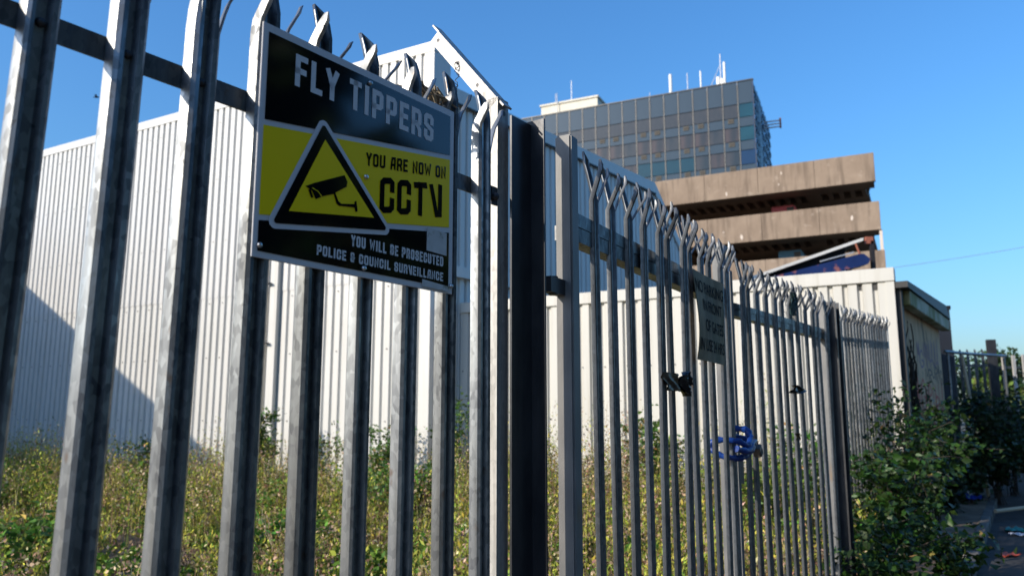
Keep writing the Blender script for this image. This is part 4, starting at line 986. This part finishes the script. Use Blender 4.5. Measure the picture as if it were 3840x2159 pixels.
# blue sleeved chain and padlock round the meeting stiles
ch = thing('lock_chain', 'blue sleeved security chain looped round the meeting gate stiles', 'chain', local(orgA, rzA, (4.18, 0, 1.3)), rzA)
def loop(pts, r): obj('sleeve', MB().tube([(x - 3.95, y, z - 1.3) for x, y, z in pts], [r * (1 + .16 * math.sin(i * 2.1) + .08 * math.sin(i * 5.3)) for i in range(len(pts))], 10).mesh('sleeve', 60), 'chain_sleeve', ch)
def smooth_path(pts, k=6):
    out = []; P = [Vector(p) for p in pts]
    for i in range(len(P) - 1):
        p0, p1, p2, p3 = P[max(i - 1, 0)], P[i], P[i + 1], P[min(i + 2, len(P) - 1)]
        for j in range(k):
            t = j / k; out.append(.5 * ((2 * p1) + (-p0 + p2) * t + (2 * p0 - 5 * p1 + 4 * p2 - p3) * t * t + (-p0 + 3 * p1 - 3 * p2 + p3) * t ** 3))
    return out + [P[-1]]
loop(smooth_path([(4.25, -.05, 1.345), (4.12, -.085, 1.325), (4.02, -.075, 1.295), (3.95, -.05, 1.285), (3.92, .03, 1.30), (3.92, .08, 1.34), (3.93, .05, 1.375), (3.97, -.05, 1.37), (4.03, -.085, 1.345), (4.12, -.08, 1.385)]), .016)
loop(smooth_path([(4.12, -.08, 1.385), (4.15, -.05, 1.425), (4.12, .03, 1.43), (4.18, .04, 1.40), (4.26, -.04, 1.365)]), .018)
loop(smooth_path([(3.9, -.06, 1.335), (4.0, -.095, 1.32), (4.1, -.09, 1.355), (4.22, -.07, 1.36)]), .017)
lk = thing('padlock', 'steel padlock hanging on the blue gate chain', 'padlock', local(orgA, rzA, (4.475, -.085, 1.315)), rzA)
obj('body', bevel(MB().box((-.026, -.02, -.03), (.026, .02, .026)).mesh('body'), .004, 2), 'lock_steel', lk, (0, 0, 0), (0, R(-32), 0))
obj('face', MB().box((-.02, -.0225, -.028), (.02, -.0205, .0)), 'lock_black', lk, (0, 0, 0), (0, R(-32), 0))
obj('shackle', MB().tube([(.014 + .018 * math.cos(t * .35) - .03, 0, .032 + .022 * math.sin(t * .35)) for t in range(10)], .005, 8), 'bolt_zinc', lk)

# ------------------------------------------------------------------ litter by the kerb
def litter_sheet(name, label, mat, loc, w_, h, rz, seed, amp=.02, tilt=0, cat='litter', group='litter along the kerb'):
    rr = random.Random(seed); n = 8; mb = MB()
    for s_ in (0, 1):
        for j in range(n + 1):
            for i in range(n + 1):
                mb.v.append(((i / n - .5) * w_, (j / n - .5) * h, amp * (1 + math.sin(i * 1.1 + seed) * math.cos(j * 1.3 + seed)) + (.003 if s_ else 0)))
        o0 = s_ * (n + 1) ** 2
        mb.f += [(o0 + j * (n + 1) + i, o0 + j * (n + 1) + i + 1, o0 + (j + 1) * (n + 1) + i + 1, o0 + (j + 1) * (n + 1) + i) for j in range(n) for i in range(n)]
    return tag(obj(name, mb.mesh(name, 60), mat, None, loc, (tilt, 0, rz)), label, cat, group)
cup = thing('drink_cup', 'white paper drink cup with an orange rim lying on the kerb', 'cup', (4.58, 8.5, .1), R(-40))
obj('cup_body', MB().tube([(-.1, 0, 0), (.075, 0, 0)], [.033, .045], 16).mesh('cup_body', 50), 'cup_white', cup)
for x, m in ((-.085, 'cup_orange'), (-.03, 'cup_orange'), (.02, 'lock_black')): obj('band', MB().tube([(x, 0, 0), (x + .012, 0, 0)], [.0345 + (x + .1) * .07, .0352 + (x + .1) * .07], 16), m, cup)
obj('lid', MB().tube([(.076, 0, 0), (.09, 0, 0)], .049, 16), 'packet_white', cup)
pk = thing('crisp_packet', 'shiny blue crisp packet with yellow and green print by the hut', 'packet', (7.75, 14.0, .02), R(30))
pkm = MB()
for s_ in (0, 1):
    for j in range(9):
        for i in range(9):
            u, v = i / 8 - .5, j / 8 - .5; e = (1 - (2 * u) ** 4) * (1 - (2 * v) ** 4); pkm.v.append((u * .5, v * .42, .18 + .16 * v + (.05 if s_ else -.05) * e + .015 * math.sin(i * 2 + j)))
    o0 = s_ * 81; pkm.f += [(o0 + j * 9 + i, o0 + j * 9 + i + 1, o0 + (j + 1) * 9 + i + 1, o0 + (j + 1) * 9 + i) for j in range(8) for i in range(8)]
obj('packet_body', pkm.mesh('packet_body', 60), 'packet_blue', pk)
for (x, y, w_, h, m) in ((-.12, .1, .12, .14, 'packet_yellow'), (.02, .04, .1, .1, 'packet_green'), (-.02, -.12, .2, .06, 'packet_white')):
    z = .18 + .16 * (y / .42) + .062
    obj('print', MB().add([(x - w_ / 2, y - h / 2, z - .03), (x + w_ / 2, y - h / 2, z - .03), (x + w_ / 2, y + h / 2, z + .03), (x - w_ / 2, y + h / 2, z + .03), (x - w_ / 2, y - h / 2, z - .036), (x + w_ / 2, y - h / 2, z - .036), (x + w_ / 2, y + h / 2, z + .024), (x - w_ / 2, y + h / 2, z + .024)],
        [(0, 1, 2, 3), (7, 6, 5, 4), (0, 4, 5, 1), (1, 5, 6, 2), (2, 6, 7, 3), (3, 7, 4, 0)]), m, pk)
litter_sheet('paper_scrap', 'pale blue paper slip on the lane at the bottom right corner', 'paper', (4.95, 8.2, -.105), .3, .13, R(10), 1, .008)
litter_sheet('wrapper', 'faded red wrapper lying on the lane beyond the blue paper slip', 'litter_red', (5.75, 9.6, -.105), .26, .14, R(20), 2)
litter_sheet('wrapper', 'grey green crumpled wrapper on the lane near the crisp packet', 'packet_green', (7.1, 11.6, -.105), .4, .25, R(50), 3, .03)
litter_sheet('wrapper', 'white wrapper shreds on the lane beyond the red wrapper', 'packet_white', (6.9, 11.2, -.105), .25, .15, R(-20), 4, .02)
litter_sheet('wrapper', 'dark blue wrapper on the lane left of the paper slip', 'packet_blue', (4.75, 8.9, -.105), .3, .15, R(-10), 5, .02)
sk = obj('wood_stick', MB().tube([(7.5, 12.75, .04), (8.3, 13.2, .05)], .03, 7), 'stick'); tag(sk, 'pale split stick lying across the kerb', 'stick')

# ------------------------------------------------------------------ overhead cable and a bird
cb = MB(); cb.tube([(17 + i * .9, 40 + .0 * i, 8.42 + i * .156 + .002 * (i - 10) ** 2) for i in range(24)], .012, 5)
tag(obj('overhead_cable', cb, 'cable'), 'thin overhead cable crossing the sky at the right', 'cable')
bd = thing('bird', 'tiny dark bird flying high in the sky at the left', 'bird', (-33, 60, 26.4), R(20))
obj('body', MB().tube([(-.2, 0, 0), (-.1, 0, .02), (.08, 0, .03), (.18, 0, .04), (.24, 0, .03)], [.02, .06, .07, .045, .008], 8), 'bird', bd)
for s_ in (-1, 1):
    obj('wing', MB().add([(-.06, s_ * .04, .04), (.1, s_ * .04, .05), (.06, s_ * .3, .14), (-.05, s_ * .42, .1), (-.06, s_ * .04, .03), (.1, s_ * .04, .04), (.06, s_ * .3, .13), (-.05, s_ * .42, .09)], [(0, 1, 2, 3), (7, 6, 5, 4), (0, 4, 5, 1), (1, 5, 6, 2), (2, 6, 7, 3), (3, 7, 4, 0)]), 'bird', bd)
